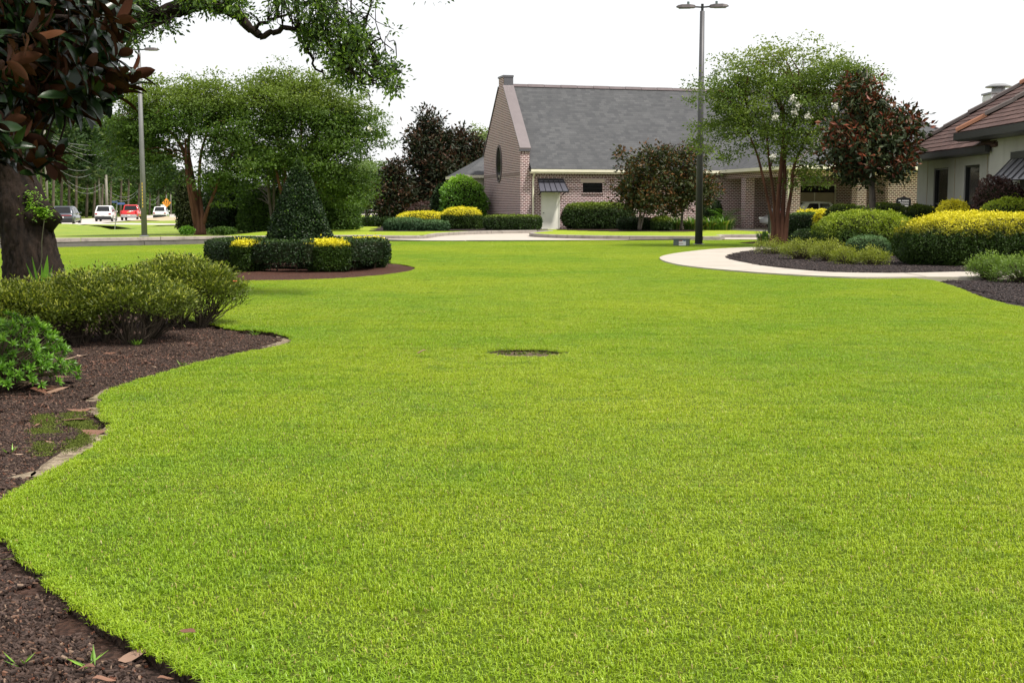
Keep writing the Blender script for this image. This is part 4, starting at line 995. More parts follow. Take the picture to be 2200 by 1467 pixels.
# ------------------------------------------------------------------ azaleas by the oak
def azalea(px, py, Y, wpx, toppx, label, seed, lean=0.0):
    base = gd(px, py, -.04); Y = base[1]; k = m_per_px(Y)
    t = thing('azalea_bush', label, 'bush', (base[0], base[1], -.04), 0, 'azaleas in front of the oak')
    W_, h = wpx * k / 2, (py - toppx) * k
    C = []; NC = 400
    for q in range(NC):
        a = rng.uniform(0, 2 * np.pi); rr = math.sqrt(rng.random()); x, y = rr * math.cos(a) * W_ * 1.02 + lean * rr * W_ * .3, rr * math.sin(a) * W_ * .75
        z = h * (1 - .40 * rr ** 2.4) * (rng.uniform(.80, 1.02) if q % 4 else rng.uniform(.48, .9)); C.append((x, y, z))
    C = np.array(C); per = 50; idx = np.repeat(np.arange(NC), per); m = len(idx); off_ = rng.normal(size=(m, 3)) * [.07, .07, .035]
    P = C[idx] + off_; L = rng.uniform(.028, .056, m)
    g = G(); leaves(g, P, unit(off_ + rand_unit(m) * .05 + [0, 0, .06]), unit(rand_unit(m) * .55 + [0, 0, 1.0]), L, L * .42)
    tn = ((off_[:, 2] > .01) & (rng.random(m) < .55) & (C[idx][:, 2] > h * .55)) * rng.random(m)
    g.build('foliage', M['azalea'], t, attrs={'rnd': np.repeat(np.clip(rng.random(NC)[idx] * .5 + rng.random(m) * .5, 0, 1), 4), 'tint': np.repeat(tn, 4)})
    g = G(); roots = [(rng.uniform(-.45, .45) * W_, rng.uniform(-.4, .4) * W_, -.02) for _ in range(13)]
    for c in C[::2]:
        r0 = np.array(roots[int(np.argmin([np.hypot(c[0] - r_[0], c[1] - r_[1]) + .25 * rng.random() for r_ in roots]))])
        m1 = r0 * .6 + c * .4 + rng.normal(size=3) * .05; m1[2] = max(.08, c[2] * .42); m2 = r0 * .25 + c * .75 + rng.normal(size=3) * .04
        g.tube([r0, m1, m2, c + [0, 0, .01]], [.008, .006, .004, .002], 4, cap=False)
    g.build('stems', M['azalea_twig'], t, True)
    return t
M['azalea_twig'] = plain('azalea_twig', (0.075, 0.058, 0.042), 0.9, var=0.3, spec=0.2)
azalea(60, 742, 12, 330, 612, 'olive green azalea bush at the left end of the azalea row, below the oak trunk', 1)
azalea(235, 735, 13, 360, 585, 'olive green azalea bush in the middle of the azalea row with bare lower stems', 2)
azA = azalea(378, 704, 14.6, 255, 556, 'olive green azalea bush at the right end of the row with one orange flower', 3, .35)
fo = np.array(at(505, 606, 14.3)) - np.array(azA.location)
g = G()
for a in np.arange(5) * 1.256: leaves(g, np.array([fo]), np.array([[math.cos(a), math.sin(a), .4]]), np.array([[0, 0, 1.0]]), .04, .03)
M['orange'] = plain('orange_petal', (0.75, 0.13, 0.06), 0.6); g.build('flower', M['orange'], azA)
# agave-like blades poking out by the trunk
t = thing('broad_leaf_plant', 'broad pointed green leaves standing behind the azaleas at the oak', 'plant', (*gd(92, 655, -.04), -.04))
for (a, L, w_) in ((-.7, .62, .06), (-.3, .72, .05), (.1, .6, .05), (.35, .74, .12), (.7, .6, .06)):
    d = np.array([math.sin(a) * .5, -.1, 1]); g = G(); s_ = np.array([math.cos(a), 0, -math.sin(a) * .4])
    c = [d * L * q for q in (0, .35, .7, 1)]; wv = [.03, w_ * .9, w_ * .7, .005]
    V = [p + s_ * x * e for p, x in zip(c, wv) for e in (-.5, .5)]; g.add(V, [(0, 1, 3, 2), (2, 3, 5, 4), (4, 5, 7, 6)])
    g.build('leaf', M['lush'], t, attrs={'rnd': np.full(8, rng.random()), 'tint': np.zeros(8)})

# bright shrub at the left edge
def lush_bush():
    base = gd(20, 838, -.04); t = thing('whorled_shrub', 'lush bright green shrub with whorled pointed leaves at the left edge', 'shrub', (base[0] - .14, base[1], -.04))
    C = []
    for q in range(620):
        d = rand_unit(1)[0]; d[2] = abs(d[2]); rr = rng.random() ** .28; C.append(d * [.66, .6, .56] * rr + [0, 0, .08])
    C = np.array(C); per = 13; idx = np.repeat(np.arange(len(C)), per); m = len(idx); a = np.tile(np.arange(per) * 2.4, len(C)) + np.repeat(rng.uniform(0, 6, len(C)), per)
    el = np.tile(np.linspace(1.15, .05, per), len(C)); ax = unit(C * [1, 1, .6] + [0, 0, .25])[idx]; s_ = unit(np.cross(ax, [0.3, .2, 1])); s2 = np.cross(ax, s_)
    U = ax * np.sin(el)[:, None] + (s_ * np.cos(a)[:, None] + s2 * np.sin(a)[:, None]) * np.cos(el)[:, None]
    L = rng.uniform(.035, .066, m); g = G(); leaves(g, C[idx], U, unit(ax + rand_unit(m) * .25), L, L * .34, .2)
    g.build('foliage', M['lush'], t, attrs={'rnd': np.repeat(rng.random(m), 4), 'tint': np.repeat(np.clip((C[idx][:, 2] - .3) * 2, 0, 1) * (el > .7), 4)})
    g = G()
    for c in C[::2]: g.tube([(c[0] * .2, c[1] * .2, 0), c * .5 + [0, 0, .03], c], [.008, .006, .003], 4, cap=False)
    g.build('stems', M['twig'], t, True)
lush_bush()

# ------------------------------------------------------------------ live oak at the left
def oak():
    Y = 23.0; b = G3(72, Y)
    t = thing('live_oak', 'old oak with thick mossy leaning trunk at the left edge and an overhanging limb', 'tree', b)
    O = np.array(b)
    path = [at(78, 628, Y), at(74, 590, Y), at(64, 540, Y), at(54, 490, Y), at(42, 440, Y), at(22, 390, Y), at(-5, 330, Y - .2), at(-30, 250, Y - .5), at(-45, 150, Y - .8), at(-60, 40, Y - 1)]
    rad = [.66, .52, .46, .44, .45, .42, .36, .34, .32, .28]
    pp = cat(path, k=9); rr = np.interp(np.linspace(0, 9, len(pp)), np.arange(10), rad); nb_ = 72
    g = G(); g.tube(pp - O, rr, nb_)
    Vt = g.v[0].reshape(len(pp), nb_, 3); cen = (pp - O)[:, None]; th0 = np.arange(nb_) * 2 * np.pi / nb_; zz_ = np.arange(len(pp))[:, None]
    rid = np.abs(np.sin(th0[None] * 9 + .35 * np.sin(zz_ * .31) * 3 + .6 * np.sin(zz_ * .9 + th0[None] * 3))) * .055 + .03 * np.sin(th0[None] * 3 + zz_ * .12) + .018 * rng.normal(size=(len(pp), nb_))
    g.v[0] = (cen + (Vt - cen) * (1 + rid[..., None])).reshape(-1, 3); g.build('trunk', M['oak_bark'], t, True)
    G().tube(np.array([at(60, 470, Y - .42), at(92, 455, Y - .2), at(104, 470, Y), at(100, 500, Y)]) - O, [.12, .22, .24, .1], 10, wob=.08).build('burl', M['oak_bark'], t, True)
    V = np.array([at(93, 470, Y - .44), at(92, 520, Y - .45), at(88, 560, Y - .46), at(86, 590, Y - .5)]) - O
    M['vine'] = plain('vine_stem', (0.055, 0.055, 0.025), 0.8); V = cat(V + rng.normal(size=V.shape) * [.03, 0, 0], k=4); G().tube(V, .008, 5).build('vine', M['vine'], t)
    D = 20.0
    lim = [[(-40, 200, 22), (60, 150, 21.5), (170, 105, 21), (262, 70, 20.5), (330, 38, 20.2), (395, 18, 20), (440, 8, 20), (500, 28, 20), (540, 60, 20), (558, 82, 20)],
           [(558, 80, 20), (590, 70, 20), (622, 62, 20), (660, 72, 20), (705, 95, 19.8), (745, 112, 19.7), (775, 145, 19.6), (800, 172, 19.6), (812, 190, 19.6)],
           [(545, 62, 20), (580, 44, 20), (610, 30, 20.2), (650, 8, 20.4)], [(636, 64, 20), (646, 84, 19.9), (660, 112, 19.8), (682, 145, 19.7), (702, 170, 19.6)],
           [(720, 100, 19.8), (740, 125, 19.6), (756, 158, 19.5), (778, 176, 19.5), (790, 200, 19.5), (798, 232, 19.5)], [(430, 10, 20), (400, 30, 19.9), (380, 38, 19.8), (350, 34, 19.8)], [(760, 125, 19.6), (800, 92, 19.7), (832, 88, 19.7), (850, 92, 19.7)], [(735, 108, 19.7), (770, 70, 19.8), (792, 30, 19.9), (800, -20, 20)], [(650, 8, 20.4), (720, -8, 20.4), (790, -22, 20.4)], [(800, 172, 19.6), (835, 170, 19.6), (868, 190, 19.6)], [(770, 140, 19.6), (815, 140, 19.6), (850, 150, 19.6)]]
    rad = [(.19, .055), (.05, .015), (.035, .012), (.04, .01), (.03, .006), (.04, .012), (.02, .005), (.025, .008), (.03, .01), (.012, .004), (.014, .004)]
    allp = []
    for L_, (r0, r1) in zip(lim, rad):
        P = cat([at(*q) for q in L_], k=4); P[1:-1] += rng.normal(size=(len(P) - 2, 3)) * .02; allp.append(P)
        g = G(); g.tube(P - O, np.linspace(r0, r1, len(P)), 9, wob=.05); g.build('limb', M['oak_bark'], t, True)
    allp = np.concatenate(allp)
    poly = [(255, -40), (800, -40), (812, 18), (850, 52), (848, 88), (836, 96), (862, 120), (874, 185), (862, 200), (838, 202), (806, 175), (796, 190), (770, 188), (748, 186), (722, 170), (700, 160), (690, 130), (640, 84), (596, 60), (560, 44), (516, 30), (430, 22), (398, 66), (365, 62), (340, 84), (315, 62), (285, 92), (262, 112)]
    c = rng.uniform([250, -40], [880, 205], (9000, 2)); c = c[in_poly(c[:, 0], c[:, 1], poly)]
    nz = snoise(np.c_[c / 34.0, 0 * c[:, :1]], 1.0, 31); c = c[nz > rng.uniform(-.35, .7, len(c))][:820]
    near = np.array([at(x, y, 19.8 + rng.normal() * .45) for x, y in c])
    dn = np.array([np.min(np.linalg.norm(allp - q, axis=1)) for q in near]); 
    extra = np.array([at(rng.uniform(-300, 240), rng.uniform(-700, -20), rng.uniform(18.5, 24)) for _ in range(420)] + [at(x, rng.uniform(-25, 9), 19.5) for x in (905, 915, 925, 938, 960)])
    shade_canopy = np.c_[rng.uniform(-7.2, -1.6, 520), rng.uniform(2.5, 15.5, 520), rng.uniform(6.2, 8.4, 520)]; shade_canopy = shade_canopy[snoise(shade_canopy * [1, 1, .2], .9, 61) > -.25]      # unseen canopy added overhead to shade the magnolia and left bed
    for q in range(7):
        e = np.array([-6.4 + q * .8, rng.uniform(4, 12), 7.0]); s0 = np.array(at(-60, 40, Y - 1)) ; Pq = cat([s0, s0 * .6 + e * .4 + [0, 0, 1.2], s0 * .25 + e * .75 + [0, 0, .7], e], k=5)
        G().tube(Pq - O, np.linspace(.16, .03, len(Pq)), 8, wob=.04).build('limb', M['oak_bark'], t, True)  # unseen limbs added to carry the shading canopy
    C = np.r_[near, extra, np.repeat(shade_canopy, 3, 0) + rng.normal(size=(len(shade_canopy) * 3, 3)) * .28]; per = 15; idx = np.repeat(np.arange(len(C)), per); m = len(idx)
    off_ = rng.normal(size=(m, 3)) * .065; P = C[idx] + off_; L = rng.uniform(.055, .095, m)
    g = G(); leaves(g, P - O, unit(off_ + rand_unit(m) * .06 + [0, 0, -.01]), unit(rand_unit(m) + [0, 0, .5]), L, L * .45)
    cr = rng.random(len(C)); g.build('foliage', M['oak_leaf'], t, attrs={'rnd': np.repeat(np.clip(cr[idx] * .5 + rng.random(m) * .5, 0, 1), 4), 'tint': np.repeat((cr[idx] > .62) * rng.random(m), 4)})
    g = G()
    for q in near:
        a = allp[int(np.argmin(np.linalg.norm(allp - q, axis=1)))]; g.tube(np.array([a, (a + q) / 2 + rng.normal(size=3) * .04, q]) - O, [.010, .007, .004], 4, cap=False)
    g.build('twigs', M['oak_bark'], t, True)
    f = thing('tree_fern', 'yellow-green fern clump growing on the oak trunk', 'fern', at(76, 458, Y - .36))
    n = 800; a = rng.uniform(0, 6.28, n); P = rng.normal(size=(n, 3)) * [.11, .035, .05]; P[:, 0] += .05 - .25 * P[:, 2]; P[::5, 2] += rng.uniform(0, .4, len(P[::5])); P[::5, 0] -= .08
    L = rng.uniform(.05, .1, n); g = G(); leaves(g, P, unit(np.c_[np.cos(a), -np.abs(np.sin(a)), rng.normal(size=n) * .4 - .1]), unit(rand_unit(n) * .5 + [0, 0, 1]), L, L * .35)
    g.build('fronds', M['lush'], f, attrs={'rnd': np.repeat(rng.random(n), 4), 'tint': np.repeat(rng.random(n), 4)})
oak()

# ------------------------------------------------------------------ magnolia in the foreground
def big_leaf(name, nseg=5, wav=0.0):
    """a two-sided glossy leaf of unit length: green top, rusty underside, edges turned, curved midrib"""
    g = G(); t = np.linspace(0, 1, nseg + 1); w_ = .215 * np.sin(np.pi * np.clip(t, 0, 1) ** .82) ** .62; w_[0] = .012; w_[-1] = .004
    z = -.16 * t ** 2 + wav * np.sin(t * 7); V = []
    for a, b, c in zip(t, w_, z): V += [(a, -b, c + b * .35), (a, 0, c), (a, b, c + b * .35)]
    V = np.array(V); n = len(V); F1 = []
    for k in range(nseg): F1 += [(k * 3, k * 3 + 3, k * 3 + 4, k * 3 + 1), (k * 3 + 1, k * 3 + 4, k * 3 + 5, k * 3 + 2)]
    g.add(V, F1, 0); g.add(V - [0, 0, .012], [f[::-1] for f in F1], 1)
    return g
def near_magnolia():
    base = (-6.1, 10.0, -.04)
    t = thing('magnolia_tree', 'magnolia with large glossy dark leaves and rusty undersides hanging in the upper left corner', 'tree', base)
    O = np.array(base)
    G().tube([(0, 0, 0), (.05, .02, 1.2), (.02, 0, 2.6), (.1, .05, 4.2), (.1, 0, 6.5)], [.20, .17, .15, .12, .07], 14, wob=.02).build('trunk', M['grey_bark'], t, True)
    poly = [(-60, -60), (285, -60), (275, 22), (262, 60), (250, 100), (282, 150), (272, 188), (228, 222), (196, 228), (150, 238), (110, 236), (96, 262), (92, 300), (112, 340), (90, 366), (40, 352), (-60, 356)]
    pts = []
    for x in np.arange(-60, 330, 36):
        for y in np.arange(-60, 380, 36):
            qx, qy = x + rng.uniform(-17, 17), y + rng.uniform(-17, 17)
            if in_poly(np.array([qx]), np.array([qy]), poly)[0]: pts.append((qx, qy))
    pts += [(290, 160), (284, 178), (262, 195), (255, 40), (236, 88), (112, 352), (120, 330), (180, 226), (230, 60)]
    protos = []
    for k in range(4):
        r_ = [.15, .55, .8, .35][k]
        gg = big_leaf('leaf', 6, .02 * (k - 1)); V = np.concatenate(gg.v)
        o = gg.build('leaf', [M['mag_top'], M['mag_under']], t, True, {'rnd': np.full(len(V), r_), 'tint': np.full(len(V), [0, .1, 0, .22][k])}); protos.append(o)
    used = [False] * 4; count = 0
    from mathutils import Matrix
    def put(p, U, N, L, proto):
        nonlocal count
        U = unit(U); S = unit(np.cross(N, U)); N = np.cross(U, S)
        M4 = Matrix(((U[0], S[0], N[0], 0), (U[1], S[1], N[1], 0), (U[2], S[2], N[2], 0), (0, 0, 0, 1)))
        if not used[proto]: o = protos[proto]; used[proto] = True
        else:
            o = protos[proto].copy(); COL.objects.link(o); o.parent = t
        o.matrix_local = Matrix.Translation(Vector(p)) @ M4 @ Matrix.Diagonal((L, L * rng.uniform(.85, 1.15), L, 1)); count += 1
    tips = []; more = ([], [], [], [])
    pts = sorted(pts, key=lambda q: 0 if (q[0] > 0 and q[1] > 0) else 1)
    for (x, y) in pts:
        P = np.array(at(x, y, rng.uniform(8.9, 10.2))) - O; tips.append(P)
        ax = unit(np.array([.75 + rng.normal() * .3, .06 + rng.normal() * .42, .40 + rng.normal() * .4])); s_ = unit(np.cross(ax, [0, .1, 1])); s2 = np.cross(ax, s_); a0 = rng.uniform(0, 6.28); nl = rng.integers(7, 10)
        for k in range(nl):
            el = R(62) * (1 - k / nl) + R(2) + rng.normal() * .12; a = a0 + k * 2.4
            U = ax * math.sin(el) + (s_ * math.cos(a) + s2 * math.sin(a)) * math.cos(el); U = U + np.array([0, 0, -.12]); Nn = ax + rand_unit(1)[0] * .2; L = rng.uniform(.14, .22)
            if count < 296 and 0 < x and 0 < y: put(P - ax * .012 * k, U, Nn, L, int(rng.integers(0, 4)))
            else: [q.append(v) for q, v in zip(more, (P - ax * .012 * k, U, Nn, L))]
    # the rest of the crown, deeper in; clusters out of view added to cast shade
    for _ in range(520):
        x, y, Yd = rng.uniform(-420, 60), rng.uniform(-520, 330), rng.uniform(9.4, 12.0)
        if _ > 210:
            x, y, Yd = rng.uniform(-60, 262), rng.uniform(-60, 235), rng.uniform(9.9, 11.2)
            if x > 200 + rng.uniform(0, 50) and y > 70: x -= 110
        P = np.array(at(x, y, Yd)) - O; ax = unit(rand_unit(1)[0] * .7 + [.3, 0, .5]); s_ = unit(np.cross(ax, [0, .1, 1])); s2 = np.cross(ax, s_)
        for k in range(8):
            el = R(60) * (1 - k / 8); a = k * 2.4; U = ax * math.sin(el) + (s_ * math.cos(a) + s2 * math.sin(a)) * math.cos(el)
            [q.append(v) for q, v in zip(more, (P, U + [0, 0, -.1], ax, rng.uniform(.14, .21)))]
    P, U, N, L = (np.array(q) for q in more); U = unit(U); S = unit(np.cross(N, U)); N = np.cross(U, S); lf = big_leaf('x', 5); 
    g = G(); LV = np.concatenate(lf.v); nv = len(LV); V = P[:, None] + L[:, None, None] * (LV[None, :, 0:1] * U[:, None] + LV[None, :, 1:2] * S[:, None] + LV[None, :, 2:3] * N[:, None])
    FL = np.concatenate(lf.l).reshape(-1, 4); nf = len(FL) // 2; b_ = np.arange(len(P))[:, None, None] * nv
    Vr = V.reshape(-1, 3); g.add(Vr, (FL[None, :nf] + b_).reshape(-1, 4), 0); g.l.append(((FL[None, nf:] + b_).reshape(-1, 4)).ravel()); g.t.append(np.full(nf * len(P), 4)); g.m.append(np.full(nf * len(P), 1))
    o = g.build('foliage', [M['mag_top'], M['mag_under']], t, True, {'rnd': np.repeat(rng.random(len(P)), nv), 'tint': np.zeros(len(P) * nv)}); o['kind'] = 'stuff'
    # twigs and limbs
    tips = np.array(tips); g = G(); hubs = [np.array([.1, 0, z]) for z in (1.4, 1.9, 2.4, 2.9, 3.4)]
    mids = [np.array(at(x, y, 9.9)) - O for x, y in ((-40, 330), (-20, 250), (60, 200), (140, 190), (60, 90), (160, 90), (-20, 40), (220, 160), (200, 40))]
    for q, m_ in enumerate(mids): h = hubs[min(4, max(0, int((m_[2] - 1.2) / .5)))]; G().tube([h, (h + m_) / 2 + [0, 0, .05], m_], [.055, .035, .02], 7, wob=.05).build('limb', M['oak_bark'], t, True)
    for p in tips:
        m_ = mids[int(np.argmin([np.linalg.norm(p - q) for q in mids]))]; g.tube([m_, (m_ + p) / 2 + rng.normal(size=3) * .02, p], [.012, .009, .006], 5, cap=False)
    g.build('twigs', M['oak_bark'], t, True)
near_magnolia()

# ------------------------------------------------------------------ crape myrtles
def crape(name, label, base, Y, stems, ells_, ncl, mat, group=None, leaf=.15, per=44, rcl=.46, flowers=(), barkm='crape_bark', twigs=90, bz=0.0, shell=.5):
    b = (base[0], base[1], bz); t = thing(name, label, 'tree', b, 0, group); O = np.array(b); starts = []
    for s_ in stems:
        P = cat([at(*q[:3]) for q in s_], k=4); r = np.interp(np.linspace(0, len(s_) - 1, len(P)), np.arange(len(s_)), [q[3] for q in s_]); starts += list(P[len(P) // 3:])
        g = G(); g.tube(P - O, r, 9, wob=.03); g.build('trunk', M[barkm], t, True)
    o, C = crown(ells_, ncl, rcl, per, leaf, mat, t, O, shell=shell, lw=.5, droop=.15, flat=.45, sprays=5, ret=True, tint=lambda P, C_, off_: (off_[:, 2] > .45) * .8 * rng.random(len(P)) + np.clip((P[:, 2] - 6.0) / 3, 0, .3))  # clump tops and upper crown tinted lighter, highlights put into the leaf colour
    limbs_to(C, starts, twigs, M[barkm], t, O, .035)
    for (x, y) in flowers:
        g = G(); P = rng.normal(size=(50, 3)) * .05; leaves(g, P + np.array(at(x, y, Y - 1.6)) - O, rand_unit(50), rand_unit(50), .07, .07); g.build('blossom', M['white_flower'], t)
    return t
Yl = 64.5
def S(*q): return q
crape('crape_myrtle', 'multi-stemmed crape myrtle with red-brown trunks left of the cone topiary', G3(428, Yl), Yl,
      [[(425, 506, Yl, .26), (424, 470, Yl, .17), (408, 400, Yl - .2, .13), (396, 330, Yl, .11), (372, 290, Yl, .07), (340, 260, Yl, .04)], [(432, 506, Yl, .2), (424, 440, Yl + .2, .12), (412, 370, Yl + .2, .10), (405, 320, Yl + .3, .08), (410, 260, Yl, .05)],
       [(436, 506, Yl, .18), (434, 460, Yl, .1), (428, 400, Yl + .3, .09), (432, 330, Yl + .3, .07), (450, 270, Yl, .04)], [(437, 480, Yl, .12), (446, 450, Yl - .3, .085), (462, 410, Yl - .4, .07), (476, 370, Yl - .4, .05), (500, 330, Yl, .03)], [(422, 490, Yl, .14), (410, 430, Yl - .3, .09), (402, 380, Yl - .3, .08), (398, 300, Yl - .3, .05)]],
      [ell(400, 245, 112, 62, Yl, 2.2), ell(318, 275, 52, 58, Yl, 1.5), ell(300, 330, 34, 55, Yl, 1.0), ell(350, 365, 34, 32, Yl, 1.0), ell(490, 300, 62, 70, Yl, 1.7), ell(470, 380, 42, 45, Yl, 1.3), ell(395, 200, 90, 26, Yl, 1.6), ell(310, 225, 50, 40, Yl, 1.3), ell(276, 285, 30, 60, Yl, 1.0), ell(330, 330, 40, 34, Yl, 1.0), ell(445, 185, 30, 18, Yl, .8), ell(480, 225, 50, 44, Yl, 1.5), ell(515, 350, 44, 50, Yl, 1.5)], 1150, M['crape_leaf'], 'crape myrtles beyond the drive', bz=.02)
Y2 = 66.0
crape('crape_myrtle', 'broad crape myrtle crown rising behind the cone topiary', G3(632, Y2), Y2,
      [[(632, 508, Y2, .22), (622, 440, Y2, .13), (612, 380, Y2, .11), (604, 330, Y2, .10), (590, 280, Y2, .06)], [(640, 508, Y2, .2), (655, 420, Y2, .12), (664, 350, Y2, .11), (672, 310, Y2, .09), (690, 260, Y2, .05)], [(636, 508, Y2, .2), (640, 400, Y2 + .4, .1), (645, 320, Y2, .08), (650, 250, Y2, .05)], [(630, 508, Y2, .16), (606, 420, Y2 - .3, .09), (590, 360, Y2 - .3, .07), (560, 310, Y2, .04)]],
      [ell(630, 225, 112, 62, Y2, 2.4), ell(720, 285, 68, 66, Y2, 1.9), ell(770, 300, 42, 48, Y2, 1.1), ell(560, 290, 62, 60, Y2, 1.8), ell(690, 350, 62, 52, Y2, 1.7), ell(630, 185, 74, 26, Y2, 1.5), ell(575, 350, 44, 40, Y2, 1.4), ell(545, 205, 40, 34, Y2, 1.2), ell(735, 235, 46, 50, Y2, 1.4), ell(640, 330, 70, 50, Y2, 1.8), ell(735, 400, 44, 50, Y2, 1.4), ell(800, 270, 26, 30, Y2, .8), ell(690, 180, 26, 22, Y2, .8), ell(590, 178, 28, 20, Y2, .8)], 1500, M['crape_leaf'], 'crape myrtles beyond the drive', flowers=[(795, 277)], bz=.15)
Yr = 45.0
crape('crape_myrtle', 'white-flowered crape myrtle with peeling brown stems right of the tall lamp post', G3(1672, Yr), Yr,
      [[(1658, 528, Yr, .13), (1662, 490, Yr, .08), (1652, 440, Yr - .1, .05), (1640, 385, Yr - .2, .045), (1626, 330, Yr - .2, .04), (1605, 280, Yr, .025)], [(1668, 528, Yr, .14), (1670, 470, Yr, .09), (1674, 400, Yr, .075), (1680, 340, Yr, .07), (1684, 250, Yr, .05)], [(1677, 528, Yr, .13), (1682, 450, Yr + .1, .08), (1686, 390, Yr + .1, .07), (1688, 320, Yr + .1, .06), (1720, 230, Yr, .035)],
       [(1684, 528, Yr, .12), (1692, 460, Yr, .07), (1700, 410, Yr, .06), (1708, 350, Yr, .05), (1745, 270, Yr, .03)], [(1664, 528, Yr + .3, .11), (1664, 440, Yr + .4, .06), (1654, 360, Yr + .3, .05), (1646, 280, Yr, .035)]],
      [ell(1690, 170, 130, 80, Yr, 2.0), ell(1590, 190, 72, 72, Yr, 1.5), ell(1560, 250, 58, 62, Yr, 1.3), ell(1640, 270, 85, 75, Yr, 1.6), ell(1745, 260, 90, 75, Yr, 1.6), ell(1790, 160, 68, 66, Yr, 1.4), ell(1850, 175, 42, 30, Yr, .8), ell(1700, 320, 60, 46, Yr, 1.3), ell(1745, 370, 30, 40, Yr, .7), ell(1560, 325, 40, 36, Yr, .9)], 760, M['crape_leaf_r'],
      leaf=.105, per=50, rcl=.34, flowers=[(1704, 212), (1716, 226), (1708, 242), (1665, 252), (1735, 250), (1662, 337), (1794, 230)], shell=.55)

# ------------------------------------------------------------------ magnolias by the buildings
M['rust'] = leafmat('rust_magnolia', (0.008, 0.019, 0.006), (0.055, 0.072, 0.026), (0.085, 0.018, 0.008), 0.5, 0.06, 0.22, (0.21, 0.052, 0.022))
def rosette_tree(name, label, px, Y, trunk, ells_, ncl, leaf, mat, group, bz, per=26, rcl=.2, tw=60, shell=.42, lw=.42):
    b = G3(px, Y, bz); t = thing(name, label, 'tree', b, 0, group); O = np.array(b); st = []
    for T_ in trunk:
        P = cat([at(*q[:3]) for q in T_], k=4); r = np.interp(np.linspace(0, len(T_) - 1, len(P)), np.arange(len(T_)), [q[3] for q in T_]); st += list(P[len(P) // 4:])
        G().tube(P - O, r, 9, wob=.03).build('trunk', M['grey_bark'], t, True)
    hi = max(e[0][2] + e[1][2] for e in ells_); lo = min(e[0][2] - e[1][2] for e in ells_)
    o, C = crown(ells_, ncl, rcl, per, leaf, mat, t, O, shell=shell, lw=lw, up=.05, flat=.9, ret=True, tint=lambda P, C_, off_: ((off_[:, 2] > -.1) & (rng.random(len(P)) < .22 + .6 * (np.abs(np.sin(C_[:, 0] * 91.7 + C_[:, 2] * 47.3)) > .66))) * np.clip(rng.random(len(P)) + .3, 0, 1))
    limbs_to(C, st, tw, M['grey_bark'], t, O, .03); return t
rosette_tree('magnolia_tree', 'young magnolia with rust-red upturned leaf tips in front of the brick building', 1872, 42, [[(1874, 522, 42, .13), (1874, 440, 42, .11), (1872, 380, 42, .10), (1872, 300, 42, .07), (1862, 200, 42, .03)]],
             [ell(1845, 225, 45, 42, 48, 1.0), ell(1875, 300, 95, 75, 42, 1.7), ell(1815, 330, 52, 55, 42, 1.1), ell(1935, 310, 46, 60, 42, 1.0), ell(1848, 196, 40, 36, 42, .8), ell(1860, 225, 52, 40, 42, 1.0), ell(1930, 260, 40, 30, 42, .8), ell(1880, 360, 80, 36, 42, 1.3)], 430, .21, M['rust'], None, 0.0, 24, .22, 70)
rosette_tree('magnolia_tree', 'spreading low magnolia with bronze tops on the left, beside the brick wall vent', 1372, 66, [[(1372, 494, 66, .07), (1376, 450, 66, .06), (1370, 400, 66, .04)], [(1376, 494, 66, .05), (1386, 450, 66, .04), (1400, 380, 66, .03)]],
             [ell(1378, 395, 58, 62, 66, 1.3), ell(1345, 420, 28, 40, 66, .7), ell(1336, 330, 15, 16, 66, .3), ell(1412, 340, 46, 32, 66, 1.0), ell(1400, 430, 50, 32, 66, 1.1)], 330, .2, M['bronze'], 'low magnolias on the island lawn', zt, 24, .25, 50)
rosette_tree('magnolia_tree', 'spreading low magnolia with bronze tops behind the tall lamp post', 1466, 67, [[(1464, 494, 67, .08), (1466, 460, 67, .07), (1470, 420, 67, .05), (1476, 370, 67, .03)]],
             [ell(1476, 390, 56, 60, 67, 1.3), ell(1512, 405, 34, 36, 67, .8), ell(1480, 335, 34, 24, 67, .8), ell(1446, 430, 40, 32, 67, .9)], 300, .2, M['bronze'], 'low magnolias on the island lawn', zt, 24, .25, 50)
grp = 'dark magnolias left of the brick building'
rosette_tree('magnolia_tree', 'tallest dark magnolia with bronze leaves left of the brick gable', 925, 88, [[(925, 482, 88, .2), (925, 380, 88, .15), (922, 260, 88, .06)]], [ell(922, 262, 26, 26, 88, 1.0), ell(918, 310, 42, 42, 88, 1.6), ell(930, 370, 62, 60, 88, 2.2), ell(925, 430, 68, 48, 88, 2.3), ell(895, 298, 18, 14, 88, .6), ell(950, 300, 22, 20, 88, .8)], 620, .30, M['magno_far'], grp, zt, 30, .42, 50)
rosette_tree('magnolia_tree', 'short dark magnolia at the left of the magnolia group', 845, 86, [[(848, 482, 86, .15), (848, 420, 86, .1), (845, 360, 86, .05)]], [ell(846, 372, 22, 26, 86, .8), ell(850, 420, 42, 42, 86, 1.5), ell(852, 458, 46, 28, 86, 1.6)], 300, .30, M['magno_far'], grp, zt, 30, .42, 30)
rosette_tree('magnolia_tree', 'dark magnolia rising beside the brick gable at the right of the magnolia group', 1000, 90, [[(1000, 480, 90, .15), (1000, 400, 90, .12), (998, 300, 90, .05)]], [ell(992, 305, 26, 26, 90, .9), ell(1000, 360, 46, 50, 90, 1.7), ell(1020, 330, 26, 40, 90, 1.0), ell(990, 420, 46, 40, 90, 1.6)], 380, .30, M['magno_far'], grp, zt, 30, .42, 30)
crape('broadleaf_tree', 'pale green tree top behind the dark magnolias by the gable', G3(1028, 104), 104, [[(1030, 470, 104, .15), (1028, 330, 104, .1), (1026, 290, 104, .05)]], [ell(1026, 290, 16, 18, 104, .8), ell(1034, 330, 18, 34, 104, 1.0)], 60, M['pale_tree'], None, .22, 40, .5, (), 'grey_bark', 10, bz=.15)

